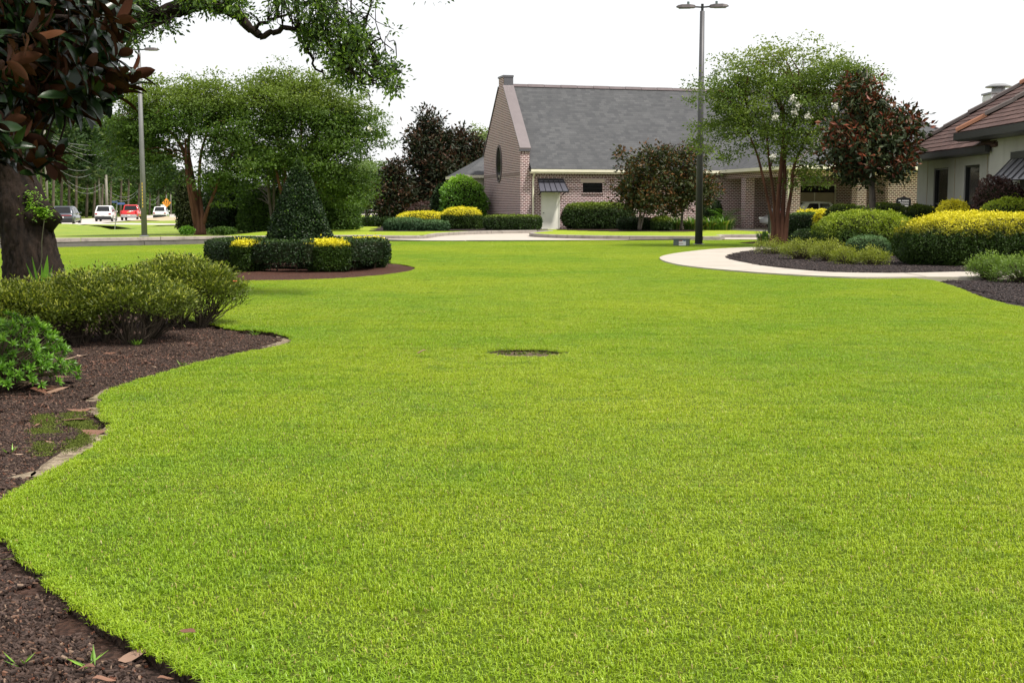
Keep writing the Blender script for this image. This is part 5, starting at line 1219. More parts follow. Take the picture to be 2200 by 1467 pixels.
# ------------------------------------------------------------------ background trees
grp = 'pale trees beyond the left lawn'
crape('broadleaf_tree', 'pale green tree with a forked trunk beside the far parked cars', G3(766, 96), 96, [[(766, 486, 96, .2), (768, 430, 96, .15), (760, 380, 96, .1)], [(768, 450, 96, .12), (780, 400, 96, .08)]], [ell(770, 400, 36, 36, 96, 1.5), ell(752, 380, 26, 30, 96, 1.1), ell(790, 376, 24, 28, 96, 1.0)], 240, M['pale_tree'], grp, .2, 44, .5, (), 'grey_bark', 30, bz=.1)
crape('broadleaf_tree', 'pale green tree next to the short dark magnolia', G3(788, 100), 100, [[(786, 484, 100, .16), (790, 440, 100, .12), (796, 380, 100, .08)]], [ell(800, 390, 24, 46, 100, 1.3), ell(790, 425, 30, 22, 100, 1.3)], 170, M['pale_tree'], grp, .2, 44, .5, (), 'grey_bark', 20, bz=.1)
crape('broadleaf_tree', 'slim dark-stemmed tree standing between the two left crape myrtles', G3(588, 67.5), 67.5, [[(590, 500, 67.5, .09), (580, 440, 67.5, .08), (576, 390, 67.5, .07), (574, 330, 67.5, .04)], [(594, 500, 67.5, .08), (588, 440, 67.5, .07), (590, 380, 67.5, .06), (592, 330, 67.5, .03)]], [ell(580, 360, 42, 40, 70, 1.3), ell(560, 420, 34, 36, 70, 1.1)], 190, M['woods'], None, .12, 50, .4, (), 'grey_bark', 30, bz=.12)
# dark shrubs beyond the drive
for (px, Y, wpx, hpx, lab, mt, n) in ((500, 71, 150, 112, 'big dark evergreen shrub behind the left crape myrtle trunk', 'holly', 14000), (560, 69, 90, 84, 'loose green shrub right of the big dark evergreen shrub', 'woods', 6500),
        (738, 70, 76, 125, 'green bushy shrub right behind the cone topiary', 'woods', 8000), (400, 72, 34, 120, 'narrow dark shrub left of the crape myrtle trunk', 'bronze', 4200), (600, 70, 80, 110, 'loose leafy shrub hidden behind the cone topiary', 'woods', 5000), (690, 70, 70, 150, 'tall leafy shrub behind the right side of the cone topiary', 'woods', 5500)):
    k = m_per_px(Y); shrub('wild_shrub', lab, 'shrub', G3(px, Y, .1), (wpx * k, wpx * k * .8, hpx * k), M[mt], .13, n, 2.4, lump=.2, depth=.35, wild=1.0, base=.4, group='shrubs beyond the drive')
shrub('wild_shrub', 'small light green plant at the foot of the left crape myrtle', 'shrub', G3(404, 62.5, .05), (.7, .5, .38), M['lush'], .1, 700, 2.2, lump=.25, depth=.5, wild=1.2, group='shrubs beyond the drive')
shrub('wild_shrub', 'low grey-green plant between the crape myrtle and the cone topiary', 'shrub', G3(480, 63, .05), (1.3, .6, .35), M['woods'], .1, 1200, 2.2, lump=.25, depth=.5, wild=1.2, group='shrubs beyond the drive')
# row of small far hedges
for q, (px, wpx) in enumerate(((742, 26), (768, 22), (790, 26), (806, 22), (832, 24))):
    k = m_per_px(82.0); shrub('low_hedge', ['first', 'second', 'third', 'fourth', 'fifth'][q] + ' small clipped hedge from the left in the far row beyond the lawn', 'hedge', G3(px, 82, zt), (wpx * k, .8, .55), M['hedge'], .12, 900, 4, group='far row of small hedges')

# ------------------------------------------------------------------ pines, woods
def pine(px, Y, toppx, lab, basepy=462, crown_r=3.2, lean=0, dense=1.0):
    b = G3(px, Y, -.25); t = thing('pine_tree', lab, 'tree', b, 0, 'tall pines across the road'); O = np.array(b); top = at(px + lean, toppx, Y)
    H_ = top[2]; ln = (top[0] - b[0])
    G().tube([(ln * q, .1 * math.sin(q * 5), H_ * q) for q in np.linspace(0, 1, 7)], np.linspace(.24, .06, 7), 8).build('trunk', M['pine_bark'], t, True)
    C = []
    for _ in range(int(95 * dense)):
        f = rng.uniform(.45, 1.0); r = crown_r * (1.15 - f) * 1.5 * math.sqrt(rng.random()) + .2; a = rng.uniform(0, 6.28); C.append((ln * f + r * math.cos(a), r * math.sin(a), H_ * f))
    C = np.array(C); idx = np.repeat(np.arange(len(C)), 42); m = len(idx); off_ = rng.normal(size=(m, 3)) * [.6, .6, .34]
    L = rng.uniform(.5, .95, m); g = G(); leaves(g, C[idx] + off_, unit(off_ + rand_unit(m) * .4 + [0, 0, .2]), unit(rand_unit(m) + [0, 0, .5]), L, L * .42)
    g.build('crown', M['pine'], t, attrs={'rnd': np.repeat(np.clip(rng.random(len(C))[idx] * .6 + rng.random(m) * .4, 0, 1), 4), 'tint': np.repeat((rng.random(m) < .1) * .6, 4)})
    g = G()
    for c in C[::2]: g.tube([(ln * c[2] / H_, 0, c[2] - .3), c], [.05, .02], 4, cap=False)
    g.build('branches', M['pine_bark'], t)
plist = [(70, 175, 200), (92, 185, 190), (118, 182, 215), (135, 190, 236), (152, 196, 228), (167, 188, 262), (190, 205, 305), (205, 198, 275), (222, 215, 258), (240, 225, 256), (262, 230, 262), (278, 240, 285), (300, 245, 300), (325, 262, 325), (340, 270, 335), (358, 262, 352), (20, 170, 150), (45, 190, 170)]
side = ['']
for q, (px, Y, tp) in enumerate(plist):
    pine(px, Y, tp, f"{'tall' if tp < 220 else 'mid-height' if tp < 265 else 'short'} pine across the road, number {['one','two','three','four','five','six','seven','eight','nine','ten','eleven','twelve','thirteen','fourteen','fifteen','sixteen','seventeen','eighteen'][sorted(range(len(plist)), key=lambda k: plist[k][0]).index(q)]} from the left", crown_r=3.6, lean=rng.uniform(-4, 4))
# the lower growth of the woods behind the pines reads as one mass
ells_ = []
for px in np.arange(-60, 420, 16):
    Y = 200 + (px - 60) * .28; ells_.append(ell(px, 438 - rng.uniform(0, 26), 17, 34 + rng.uniform(0, 22), Y + rng.uniform(0, 20), 4.0))
    if px < 345: ells_.append(ell(px + 6, 392 - rng.uniform(-15, 28), 22, 40, Y + 45, 6.0))
o = crown(ells_, 2600, 1.5, 38, .8, M['woods'], None, (0, 0, 0), shell=.6, name='roadside_woods', tint=lambda P, C_, off_: (np.sin(C_[:, 0] * 1.7 + C_[:, 2] * 3) > .8) * .7 * rng.random(len(P)), floor=-.2)
stuff(o, 'dense green woods behind the pines across the road', 'woods')
o = crown([ell(px, 452 - rng.uniform(0, 10), 34, 10 + rng.uniform(0, 9), 420 + rng.uniform(0, 60), 9) for px in range(330, 1120, 26)], 700, 2.6, 34, 1.3, M['woods'], None, (0, 0, 0), shell=.6, name='far_treeline', floor=-.1)
stuff(o, 'low far tree line along the horizon behind the left lawn', 'woods')

# ------------------------------------------------------------------ shrubs beside the brick building, left
def pxshrub(name, label, px0, px1, top, Y, mat, z0=zt, dep=None, leaf=.1, n=5000, p=3.0, tint=None, group=None, **kw):
    k = m_per_px(Y); w_ = (px1 - px0) * k; h = CAM_Z + (HZ - top) * k - z0
    return shrub(name, label, 'shrub' if 'hedge' not in name else 'hedge', G3((px0 + px1) / 2, Y, z0), (w_, dep or w_ * .55, h), mat, leaf, n, p, tint=tint, group=group, **kw)
bumpy_bed('mulch_bed', [(-6.9, 66.0), (-5, 65.6), (-2.5, 66.5), (0.2, 68.6), (1.8, 70.2), (1.8, 73), (-3, 84), (-8, 82)], zt + .02, .01, .5, M['mulch_black'])
bumpy_bed('mulch_bed', [(5.3, 65.2), (8.5, 64.6), (9.4, 65.4), (9.8, 72), (3, 71.4), (3, 69.6)], zt + .02, .01, .5, M['mulch'])
pxshrub('plum_shrub', 'purple-brown clipped mound behind the yellow shrubs left of the gable', 878, 1012, 432, 80, M['plum'], n=7000, dep=1.8, p=2.6, base=.4)
gt = lambda P, N, h: np.clip((P[:, 2] / h - .52) / .12, 0, 1)
pxshrub('gold_shrub', 'long low yellow shrub between the juniper and the plum mound', 853, 968, 455, 74, M['gold'], n=8000, dep=1.6, p=2.8, tint=gt, base=.4, group='yellow shrubs left of the gable', leaf=.08)
pxshrub('gold_shrub', 'taller yellow shrub next to the corner of the brick gable', 950, 1036, 447, 71.5, M['gold'], n=8000, dep=1.7, p=3.2, tint=lambda P, N, h: np.clip((P[:, 2] / h - .62) / .12, 0, 1), base=.4, group='yellow shrubs left of the gable', leaf=.08)
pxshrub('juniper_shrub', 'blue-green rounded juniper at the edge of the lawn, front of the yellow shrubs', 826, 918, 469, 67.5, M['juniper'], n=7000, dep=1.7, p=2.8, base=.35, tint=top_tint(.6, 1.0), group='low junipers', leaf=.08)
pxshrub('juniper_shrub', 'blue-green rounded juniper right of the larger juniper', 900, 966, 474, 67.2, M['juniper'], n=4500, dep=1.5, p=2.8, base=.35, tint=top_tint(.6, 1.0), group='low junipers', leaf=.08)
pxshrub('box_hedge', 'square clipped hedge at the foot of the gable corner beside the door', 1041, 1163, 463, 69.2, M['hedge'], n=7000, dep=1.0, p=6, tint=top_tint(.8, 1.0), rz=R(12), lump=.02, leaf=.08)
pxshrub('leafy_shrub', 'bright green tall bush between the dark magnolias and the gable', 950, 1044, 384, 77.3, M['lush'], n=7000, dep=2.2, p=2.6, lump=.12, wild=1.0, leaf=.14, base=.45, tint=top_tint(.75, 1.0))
pxshrub('leafy_shrub', 'dark green bush left of the bright bush by the gable', 930, 985, 400, 78.2, M['holly'], n=5000, dep=1.6, p=2.6, lump=.12, wild=1.0, leaf=.14, base=.45)
# right of the door
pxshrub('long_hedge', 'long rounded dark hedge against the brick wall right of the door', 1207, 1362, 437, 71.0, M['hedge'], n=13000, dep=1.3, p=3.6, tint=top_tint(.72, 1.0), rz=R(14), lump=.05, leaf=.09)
pxshrub('low_hedge', 'small dark clipped hedge under the left low magnolia', 1326, 1402, 468, 68.2, M['holly'], n=4000, dep=.9, p=4, lump=.03, leaf=.08)
pxshrub('ball_shrub', 'small round bright green clipped bush between the two low magnolias', 1398, 1442, 466, 66.2, M['hedge'], n=3500, dep=1.0, p=3, tint=top_tint(.55, .9), lump=.03, leaf=.08)
pxshrub('wall_shrub', 'dark shrub against the shaded brick wall behind the lamp post', 1505, 1548, 430, 72.5, M['holly'], n=3500, dep=1.2, p=2.8, lump=.1, leaf=.1)
def strap(name, label, px, Y, z0, n, L, spread, mat, wd=.05, arch=.6, tintp=.2, cat_='plant', group=None):
    t = thing(name, label, cat_, G3(px, Y, z0), 0, group); g = G(); rn, tn = [], []
    for _ in range(n):
        a = rng.uniform(0, 6.28); r = rng.random() * spread; o_ = np.array([math.cos(a) * r * .8, math.sin(a) * r * .5, 0]); d = np.array([math.cos(a), math.sin(a), 0]); l = L * rng.uniform(.6, 1.1); e = arch * rng.uniform(.3, 1.2)
        c = [o_ + d * l * e * q * q * .8 + np.array([0, 0, l * (q - .55 * e * q * q)]) for q in (0, .35, .7, 1)]; s_ = np.array([-d[1], d[0], 0]); wv = [wd * .5, wd, wd * .8, .004]
        V = [p + s_ * x * k for p, x in zip(c, wv) for k in (-.5, .5)]; g.add(V, [(0, 1, 3, 2), (2, 3, 5, 4), (4, 5, 7, 6)]); rn.append(rng.random()); tn.append(rng.random() if rng.random() < tintp else 0)
    g.build('leaves', mat, t, attrs={'rnd': np.repeat(rn, 8), 'tint': np.repeat(tn, 8)}); return t
for (px, lab) in ((1450, 'leftmost clump of cast-iron plants under the low magnolias'), (1490, 'second clump of cast-iron plants, just left of the lamp post'), (1523, 'third clump of cast-iron plants, right of the lamp post'), (1552, 'rightmost clump of cast-iron plants near the brick column')):
    strap('strap_leaf_clump', lab, px, 69.0, zt, 150, 1.0, .75, M['lily'], .10, 1.0, .3, group='cast-iron plants along the shaded wall')
def sago():
    t = thing('sago_palm', 'sago palm with arching green fronds against the shaded brick wall', 'palm', G3(1556, 71.2, zt)); 
    for k in range(26):
        a = rng.uniform(0, 6.28); e = rng.uniform(.4, 1.2); d = np.array([math.cos(a), math.sin(a), 0]); L = rng.uniform(1.0, 1.4); mid = [d * L * q * (.5 + .5 * q) * math.cos(e * .6) + np.array([0, 0, .45 + L * math.sin(e) * q - .5 * q * q]) for q in np.linspace(0, 1, 14)]
        g = G(); P, U = [], []
        for q in range(1, 14):
            for s_ in (-1, 1): P.append(mid[q]); U.append(np.array([-d[1], d[0], 0]) * s_ + d * .4 + [0, 0, .2])
        leaves(g, np.array(P), np.array(U), np.tile([0, 0, 1.0], (len(P), 1)), .22, .035); g.build('frond', M['lush'], t, attrs={'rnd': np.full(len(P) * 4, rng.random()), 'tint': np.zeros(len(P) * 4)})
    G().tube([(0, 0, 0), (0, 0, .5)], [.18, .14], 9).build('trunk', M['grey_bark'], t)
sago()
# ------------------------------------------------------------------ shrubs in the right-hand beds
rb = .02
gold_side = lambda P, N, h: np.clip((P[:, 2] / h - .58) / .36 + .18 * snoise(P, 3, 9) + .16 * snoise(P, 9, 10), 0, 1)
pxshrub('gold_shrub', 'large clipped mound with yellow top and dark green flanks at the right edge', 1928, 2300, 459, 30.2, M['gold'], rb, 2.3, .048, 46000, 2.7, gold_side, base=.42, lump=.055, depth=.16, clump=.05)
lime_t = lambda P, N, h: np.clip((P[:, 2] / h - .45) / .4 + .3 * snoise(P, 3, 19), 0, 1)
pxshrub('lime_shrub', 'large clipped yellow-green mound left of the big yellow-topped mound', 1750, 1962, 456, 36.0, M['lime'], rb, 2.0, .055, 26000, 2.7, lime_t, base=.42, lump=.06, depth=.16, clump=.05)
pxshrub('gold_shrub', 'smaller yellow dome below the left house window', 2002, 2088, 433, 36.5, M['gold'], rb, 1.0, .055, 9000, 2.5, lambda P, N, h: np.clip((P[:, 2] / h - .66) / .16, 0, 1), base=.42, lump=.05, depth=.12)
pxshrub('gold_shrub', 'yellow-green dome in front of the dark hedge near the porch awning', 2093, 2235, 427, 32.8, M['lime'], rb, 1.2, .052, 11000, 2.5, lambda P, N, h: np.clip((P[:, 2] / h - .72) / .2 + .2 * snoise(P, 3, 3), 0, 1) * 1.2, base=.42, lump=.05, depth=.12)
pxshrub('dark_hedge', 'dark reddish-green hedge in front of the house wall below the porch awning', 2085, 2192, 388, 33.9, M['plum'], rb, .7, .06, 9000, 3.0, None, lump=.08, wild=.9, core=M['core'])
for q, (px0, px1, top, Y, lab) in enumerate(((1770, 1862, 440, 44.0, 'left of three dark green shrubs behind the lime mound'), (1850, 1952, 438, 45.5, 'middle of three dark green shrubs behind the lime mound, below the black sign'), (1930, 2016, 442, 42.0, 'right of three dark green shrubs behind the lime mound, next to the house'))):
    pxshrub('green_shrub', lab, px0, px1, top, Y, M['hedge'], rb, 1.3, .065, 7500, 2.8, top_tint(.8, 1.1), 'dark shrubs behind the lime mound', lump=.06, wild=.8)
pxshrub('low_hedge', 'dark square hedge right of the crape myrtle trunk', 1693, 1776, 459, 50.5, M['holly'], rb, 1.2, .07, 8000, 6, top_tint(.9, 1.0), lump=.02)
pxshrub('gold_shrub', 'flat yellow strip of shrub on top of the square hedge by the parked car', 1700, 1795, 451, 53.5, M['gold'], .1, .8, .07, 4000, 3, lambda P, N, h: np.clip((P[:, 2] / h - .75) / .1, 0, 1), lump=.03)
pxshrub('gold_shrub', 'tiny yellow bush between the square hedge and the lime mound', 1744, 1776, 456, 46.5, M['gold'], rb, .5, .06, 2200, 2.6, lambda P, N, h: np.clip((P[:, 2] / h - .6) / .15, 0, 1))
pxshrub('low_shrub', 'low dark green shrub at the foot of the lime mound', 1700, 1775, 494, 41.0, M['hedge'], rb, .9, .06, 3500, 2.5, lump=.12, wild=1.0)
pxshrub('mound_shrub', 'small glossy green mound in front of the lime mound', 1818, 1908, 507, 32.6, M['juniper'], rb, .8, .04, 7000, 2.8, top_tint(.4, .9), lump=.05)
def loose(name, label, px0, px1, top, Y, mat, z0, group, ncl=70, leaf=.042, per=34):
    """unclipped small bush: clumps of leaves on thin stems"""
    k = m_per_px(Y); W_ = (px1 - px0) * k / 2; h = CAM_Z + (HZ - top) * k - z0; t = thing(name, label, 'bush', G3((px0 + px1) / 2, Y, z0), 0, group); C = []
    for _ in range(ncl):
        a = rng.uniform(0, 6.28); rr = math.sqrt(rng.random()); C.append((rr * math.cos(a) * W_, rr * math.sin(a) * W_ * .8, h * (1 - .55 * rr ** 2) * rng.uniform(.45, 1.03)))
    C = np.array(C); idx = np.repeat(np.arange(ncl), per); m = len(idx); off_ = rng.normal(size=(m, 3)) * [.06, .06, .05]; L = leaf * rng.uniform(.7, 1.3, m); P = C[idx] + off_; P[:, 2] = np.maximum(P[:, 2], .02)
    g = G(); leaves(g, P, unit(off_ + [0, 0, .04]), unit(rand_unit(m) * .6 + [0, 0, 1.0]), L, L * .45)
    g.build('foliage', mat, t, attrs={'rnd': np.repeat(np.clip(rng.random(ncl)[idx] * .5 + rng.random(m) * .5, 0, 1), 4), 'tint': np.repeat(np.clip(P[:, 2] / h - .4, 0, 1) * rng.random(m) * 1.5, 4)})
    g = G()
    for c in C: g.tube([(c[0] * .25, c[1] * .25, 0), c * .55, c], [.008, .006, .003], 4, cap=False)
    g.build('stems', M['azalea_twig'], t)
for (px0, px1, top, Y, lab, n) in ((1618, 1696, 513, 37.0, 'leftmost low olive azalea at the walkway bend', 70), (1676, 1768, 509, 33.2, 'second low olive azalea from the left along the walkway', 120), (1740, 1824, 515, 32.0, 'third low olive azalea from the left along the walkway', 100), (1786, 1852, 532, 30.4, 'fourth low olive azalea, in front of the small glossy mound', 75), (1840, 1910, 534, 30.0, 'fifth low olive azalea, nearest the big yellow-topped mound', 80)):
    loose('low_azalea', lab, px0, px1, top, Y, M['azalea_far'], rb, 'low azaleas along the walkway', n)
M['far_green'] = leafmat('green_azalea', (0.05, 0.10, 0.018), (0.17, 0.26, 0.04), (0.24, 0.34, 0.06), 0.5, 0.3, 0.35)
for (px0, px1, top, Y, lab) in ((2083, 2172, 546, 24.6, 'left of two loose green bushes by the walkway at the right edge'), (2136, 2260, 550, 23.8, 'right of two loose green bushes, cut by the right edge')):
    loose('loose_bush', lab, px0, px1, top, Y, M['far_green'], 0.0, 'loose bushes at the right edge', 120, .042, 36)
strap('iris_clump', 'clump of upright sword leaves at the base of the right crape myrtle', 1642, 46.0, .02, 110, .62, .38, M['lily'], .05, .35, .12)

# ================================================================== LAMPS, POLES, SIGNS
M['pole_bronze'] = plain('bronze_pole', (0.068, 0.066, 0.072), 0.5, 0.3, 0.12, 2.0)
M['pole_grey'] = plain('weathered_pole', (0.17, 0.17, 0.175), 0.6, 0.2, 0.15, 1.5)
M['lamp_head'] = plain('lamp_head', (0.10, 0.085, 0.085), 0.45, 0.3, 0.1)
M['lens'] = plain('lamp_lens', (0.22, 0.22, 0.25), 0.3)
M['photocell'] = plain('photocell', (0.10, 0.14, 0.13), 0.5)
def lamp(label, px, Y, z0, H_, mat, rz, arms=2):
    t = thing('lamp_post', label, 'lamp post', G3(px, Y, z0), rz, 'double-headed lamp posts')
    G().tube([(0, 0, 0), (0, 0, H_ * .5), (0, 0, H_)], [.145, .115, .085], 14).build('pole', mat, t, True)
    G().tube([(0, 0, 0), (0, 0, .03), (0, 0, .06)], [.24, .24, .16], 12).build('base_plate', mat, t)
    G().tube([(0, 0, H_), (0, 0, H_ + .26)], .05, 8).build('tenon', M['black_metal'], t)
    for s_ in (-1, 1):
        a = G().tube([(0, 0, H_ + .14), (s_ * .30, 0, H_ + .16)], .032, 6).build('arm', M['black_metal'], t)
        zb = H_ + .16; prof_ = [(.26, -.03, .04), (.30, -.04, .06), (.45, -.04, .08), (.75, -.035, .08), (.90, -.02, .055), (.97, 0, .015)]
        secs = [[(s_ * x, -w_, zb + a_), (s_ * x, w_, zb + a_), (s_ * x, w_ * .8, zb + b_), (s_ * x, -w_ * .8, zb + b_)] for (x, a_, b_), w_ in zip(prof_, (.06, .12, .16, .17, .13, .05))]
        h = G().loft(secs).build('lamp_head', M['lamp_head'], t)
        G().box((s_ * .66, 0, zb - .048), (.42, .22, .015)).build('lens', M['lens'], h)
        G().tube([(s_ * .52, 0, zb + .07), (s_ * .52, 0, zb + .19)], .045, 8).build('photocell', M['photocell'], h)
    return t
lamp('tall dark bronze lamp post with two heads in the lawn beside the utility box', 1500, 47.8, -.02, 8.68, M['pole_bronze'], R(-6))
lp = lamp('grey weathered lamp post in front of the left crape myrtle', 313, 61.0, 0.0, 8.72, M['pole_grey'], R(4))
lamp('far lamp post behind the chimney of the stucco house', 2219, 74.0, .1, 8.95, M['pole_bronze'], R(-4))
M['yellow_num'] = plain('yellow_number', (0.62, 0.42, 0.06), 0.6)
for k in range(8): G().box((-.01, -.141 + .001 * k, 1.45 + k * .155), (.035, .012, .10)).build('number_tag', M['yellow_num'], lp)

M['wood_pole'] = barkmat('wood_pole', (0.13, 0.12, 0.10), (0.28, 0.26, 0.225), 4, .15, .2)
M['wire'] = plain('wire', (0.20, 0.205, 0.21), 0.5)
def upole(label, px, Y, top, arms, thick=.16):
    b = G3(px, Y, -.3); H_ = at(px, top, Y)[2] + .3
    t = thing('utility_pole', label, 'utility pole', b, 0, 'utility poles along the road')
    G().tube([(0, 0, 0), (.05, 0, H_)], [thick * 1.15, thick * .8], 9).build('pole', M['wood_pole'], t, True)
    for (z, w_) in arms:
        G().b2((-w_, -.18, z - .06), (w_, -.06, z + .06)).build('crossarm', M['wood_pole'], t)
        for x in (-w_ * .9, -w_ * .4, w_ * .4, w_ * .9): G().tube([(x, -.12, z + .06), (x, -.12, z + .22)], .05, 6).build('insulator', M['wire'], t)
    return b, H_
pl = [upole('nearest utility pole, left of the dark suv', 107, 159, 235, [(12.4, 1.2)]), upole('tall utility pole behind the white suv', 219, 196, 306, [(10.2, 1.3), (8.6, 1.0)]),
      upole('utility pole behind the far white suv', 345, 262, 374, [(8.2, 1.4)]), upole('utility pole with transformer beside the orange diamond sign', 371, 285, 386, [(7.0, 1.2)])]
upole('short thick stub pole right of the tall utility pole', 234, 190, 374, [], .24)
upole('thin pole by the lane sign at the road bend', 397, 300, 385, [(8.0, 1.2)])
pz = [(-95, 130, 120)] + [None]
def wire(label, A, B, sag, r=.022):
    A, B = np.array(A), np.array(B); tt = np.linspace(0, 1, 15)[:, None]; P = A * (1 - tt) + B * tt; P[:, 2] -= sag * 4 * (tt[:, 0] * (1 - tt[:, 0]))
    o = G().tube(P - A, r, 4, cap=False).build('overhead_wire', M['wire']); o.location = A; return tag(o, label, 'wire', 'overhead wires across the road')
wl_ = [((-60, 215, 130), (107, 252, 159), .4), ((-60, 300, 130), (107, 262, 159), .5), ((107, 300, 159), (219, 313, 196), .25), ((107, 305, 159), (345, 380, 262), 1.6), ((107, 285, 159), (219, 322, 196), .9), ((107, 292, 159), (234, 324, 190), 1.4),
       ((100, 335, 159), (219, 348, 196), 1.6), ((100, 338, 159), (219, 352, 196), 2.3), ((124, 370, 159), (219, 394, 196), 1.4), ((124, 376, 159), (219, 402, 196), 1.6), ((222, 398, 196), (297, 408, 235), 1.6), ((222, 406, 196), (297, 412, 235), 1.8), ((316, 425, 240), (345, 415, 262), .9), ((316, 432, 240), (345, 420, 262), 1.2), ((316, 376, 240), (390, 376, 300), .3), ((320, 392, 240), (385, 390, 300), .6), ((234, 340, 196), (300, 340, 235), 1.2), ((234, 358, 196), (300, 362, 235), 1.5)]
ordn = ['first', 'second', 'third', 'fourth', 'fifth', 'sixth', 'seventh', 'eighth', 'ninth', 'tenth', 'eleventh', 'twelfth', 'thirteenth', 'fourteenth', 'fifteenth', 'sixteenth', 'seventeenth', 'eighteenth']
wl_.sort(key=lambda w_: (w_[0][0], w_[0][1]))
for q, (a, b, s_) in enumerate(wl_): wire(ordn[q] + ' overhead wire counted from the left and top, sagging between the utility poles', at(*a), at(*b), s_)

# road signs
M['sign_orange'] = plain('orange_sign', (0.72, 0.28, 0.02), 0.5, var=.04); M['sign_blue'] = plain('blue_sign', (0.06, 0.10, 0.28), 0.5, var=.04); M['sign_white'] = plain('white_sign', (0.78, 0.78, 0.76), 0.5, var=.03)
t = thing('warning_sign', 'orange diamond road sign with black arrows beside the far white suv', 'sign', G3(362.5, 171, -.2)); k = m_per_px(171)
G().tube([(0, 0, 0), (0, 0, 3.3)], .05, 6).build('post', M['galv'], t)
zc = CAM_Z + (HZ - 436) * k + .2
d = G().add([(x, y_, zc + z) for y_ in (-.06, -.04) for x, z in ((-.62, 0), (0, -.62), (.62, 0), (0, .62))], [(0, 1, 2, 3), (7, 6, 5, 4), (0, 4, 5, 1), (1, 5, 6, 2), (2, 6, 7, 3), (3, 7, 4, 0)]).build('diamond_panel', M['sign_orange'], t)
for x0, ln in ((-.14, -.16), (.02, .0), (.18, .16)):
    G().add([(x0 - .03, -.066, zc - .3), (x0 + .03, -.066, zc - .3), (x0 + ln + .03, -.066, zc + .16), (x0 + ln - .03, -.066, zc + .16), (x0 + ln - .10, -.066, zc + .14), (x0 + ln + .10, -.066, zc + .14), (x0 + ln * 1.2, -.066, zc + .32)], [(0, 1, 2, 3), (4, 5, 6)]).build('arrow', M['black_metal'], d)
t = thing('road_plate', 'small white rectangular sign left of the orange diamond sign', 'sign', G3(355, 176, -.2)); k = m_per_px(176)
G().tube([(0, 0, 0), (0, 0, 1.8)], .04, 6).build('post', M['galv'], t); G().b2((-.34, -.06, 1.55), (.34, -.04, 1.98)).build('panel', M['sign_white'], t)
t = thing('street_sign', 'blue street name sign on a leaning thin post by the ditch', 'sign', G3(251, 97, -.35)); k = m_per_px(97)
G().tube([(-.05, 0, 0), (.22, 0, 2.15)], .035, 6).build('post', M['galv'], t)
G().box((.02, -.03, 2.18), (.62, .02, .17), R(-35)).build('name_panel', M['sign_blue'], t); G().box((.5, .03, 2.05), (.55, .02, .16), R(25)).build('name_panel', M['sign_blue'], t)

# utility box
M['box_green'] = plain('green_box', (0.115, 0.135, 0.13), 0.5, var=.08); M['label_red'] = plain('label_red', (0.35, 0.03, 0.02), 0.6); M['label_blue'] = plain('label_blue', (0.08, 0.12, 0.30), 0.6)
t = thing('utility_box', 'small grey-green utility box with red and white warning label beside the lamp post', 'utility box', G3(1463.5, 46.2, -.02), R(-14))
G().prism([(-.28, -.20), (.28, -.20), (.28, .20), (-.28, .20)], 2, 0, .25).build('housing', M['box_green'], t); G().prism([(-.30, -.22), (.30, -.22), (.30, .22), (-.30, .22)], 2, .251, .285).build('lid', M['box_green'], t)
lb = G().b2((-.08, -.207, .04), (.18, -.203, .23)).build('warning_label', M['sign_white'], t)
G().b2((-.08, -.211, .20), (.05, -.208, .228)).b2((-.08, -.211, .105), (.07, -.208, .12)).build('red_print', M['label_red'], lb); G().b2((.08, -.211, .20), (.17, -.208, .228)).build('blue_print', M['label_blue'], lb)

# mailbox
M['mail_black'] = plain('mailbox_black', (0.015, 0.015, 0.016), 0.3, .2); M['flag_red'] = plain('red_flag', (0.30, 0.02, 0.02), .5)
t = thing('mailbox', 'black post-mounted mailbox with red flag left of the crape myrtle trunk', 'mailbox', G3(1651, 60.6, zt), R(55))
G().b2((-.06, -.06, 0), (.06, .06, 1.25)).build('post', M['mail_black'], t); G().b2((-.10, -.7, .72), (.10, .06, .78)).build('support_arm', M['mail_black'], t)
sec = lambda y: [(-.16, y, .80)] + [(-.16 * math.cos(a), y, 1.0 + .16 * math.sin(a)) for a in np.linspace(0, np.pi, 9)] + [(.16, y, .80)]
G().loft([sec(-.72), sec(-.10)]).build('box', M['mail_black'], t); G().b2((-.19, -.62, .98), (-.165, -.42, 1.06)).build('flag', M['flag_red'], t)

# black garden sign: lettering is too small to read in the photo, kept as thin pale lines
t = thing('garden_sign', 'small black rounded sign with white lettering in front of the brick carport wall', 'sign', G3(1936, 50.5, 0), R(-4))
a = [(-.29 + .1 - .1 * math.cos(q), 1.78 - .1 + .1 * math.sin(q)) for q in np.linspace(0, np.pi / 2, 5)]; b_ = [(-x, z) for x, z in a[::-1]]
pn = G().prism([(-.29, 1.30)] + a + [(-.12, 1.80), (0, 1.84), (.12, 1.80)] + b_ + [(.29, 1.30)], 1, -.03, .03).build('panel', M['black_metal'], t)
for z, x0, x1, hh in ((1.675, -.06, .20, .022), (1.675, -.2, -.1, .03), (1.60, -.13, .20, .014), (1.535, -.16, .20, .014)):
    x = x0
    while x < x1: l = rng.uniform(.02, .05); G().b2((x, -.036, z - hh), (min(x1, x + l), -.032, z + hh * .6)).build('lettering', M['sign_white'], pn); x += l + .012
G().b2((-.2, -.036, 1.44), (-.03, -.032, 1.475)).b2((.04, -.036, 1.44), (.2, -.032, 1.475)).build('white_band', M['sign_white'], pn)
for x in (-.2, .2): G().b2((x - .03, -.02, 0), (x + .03, .02, 1.299)).build('post', M['black_metal'], t)

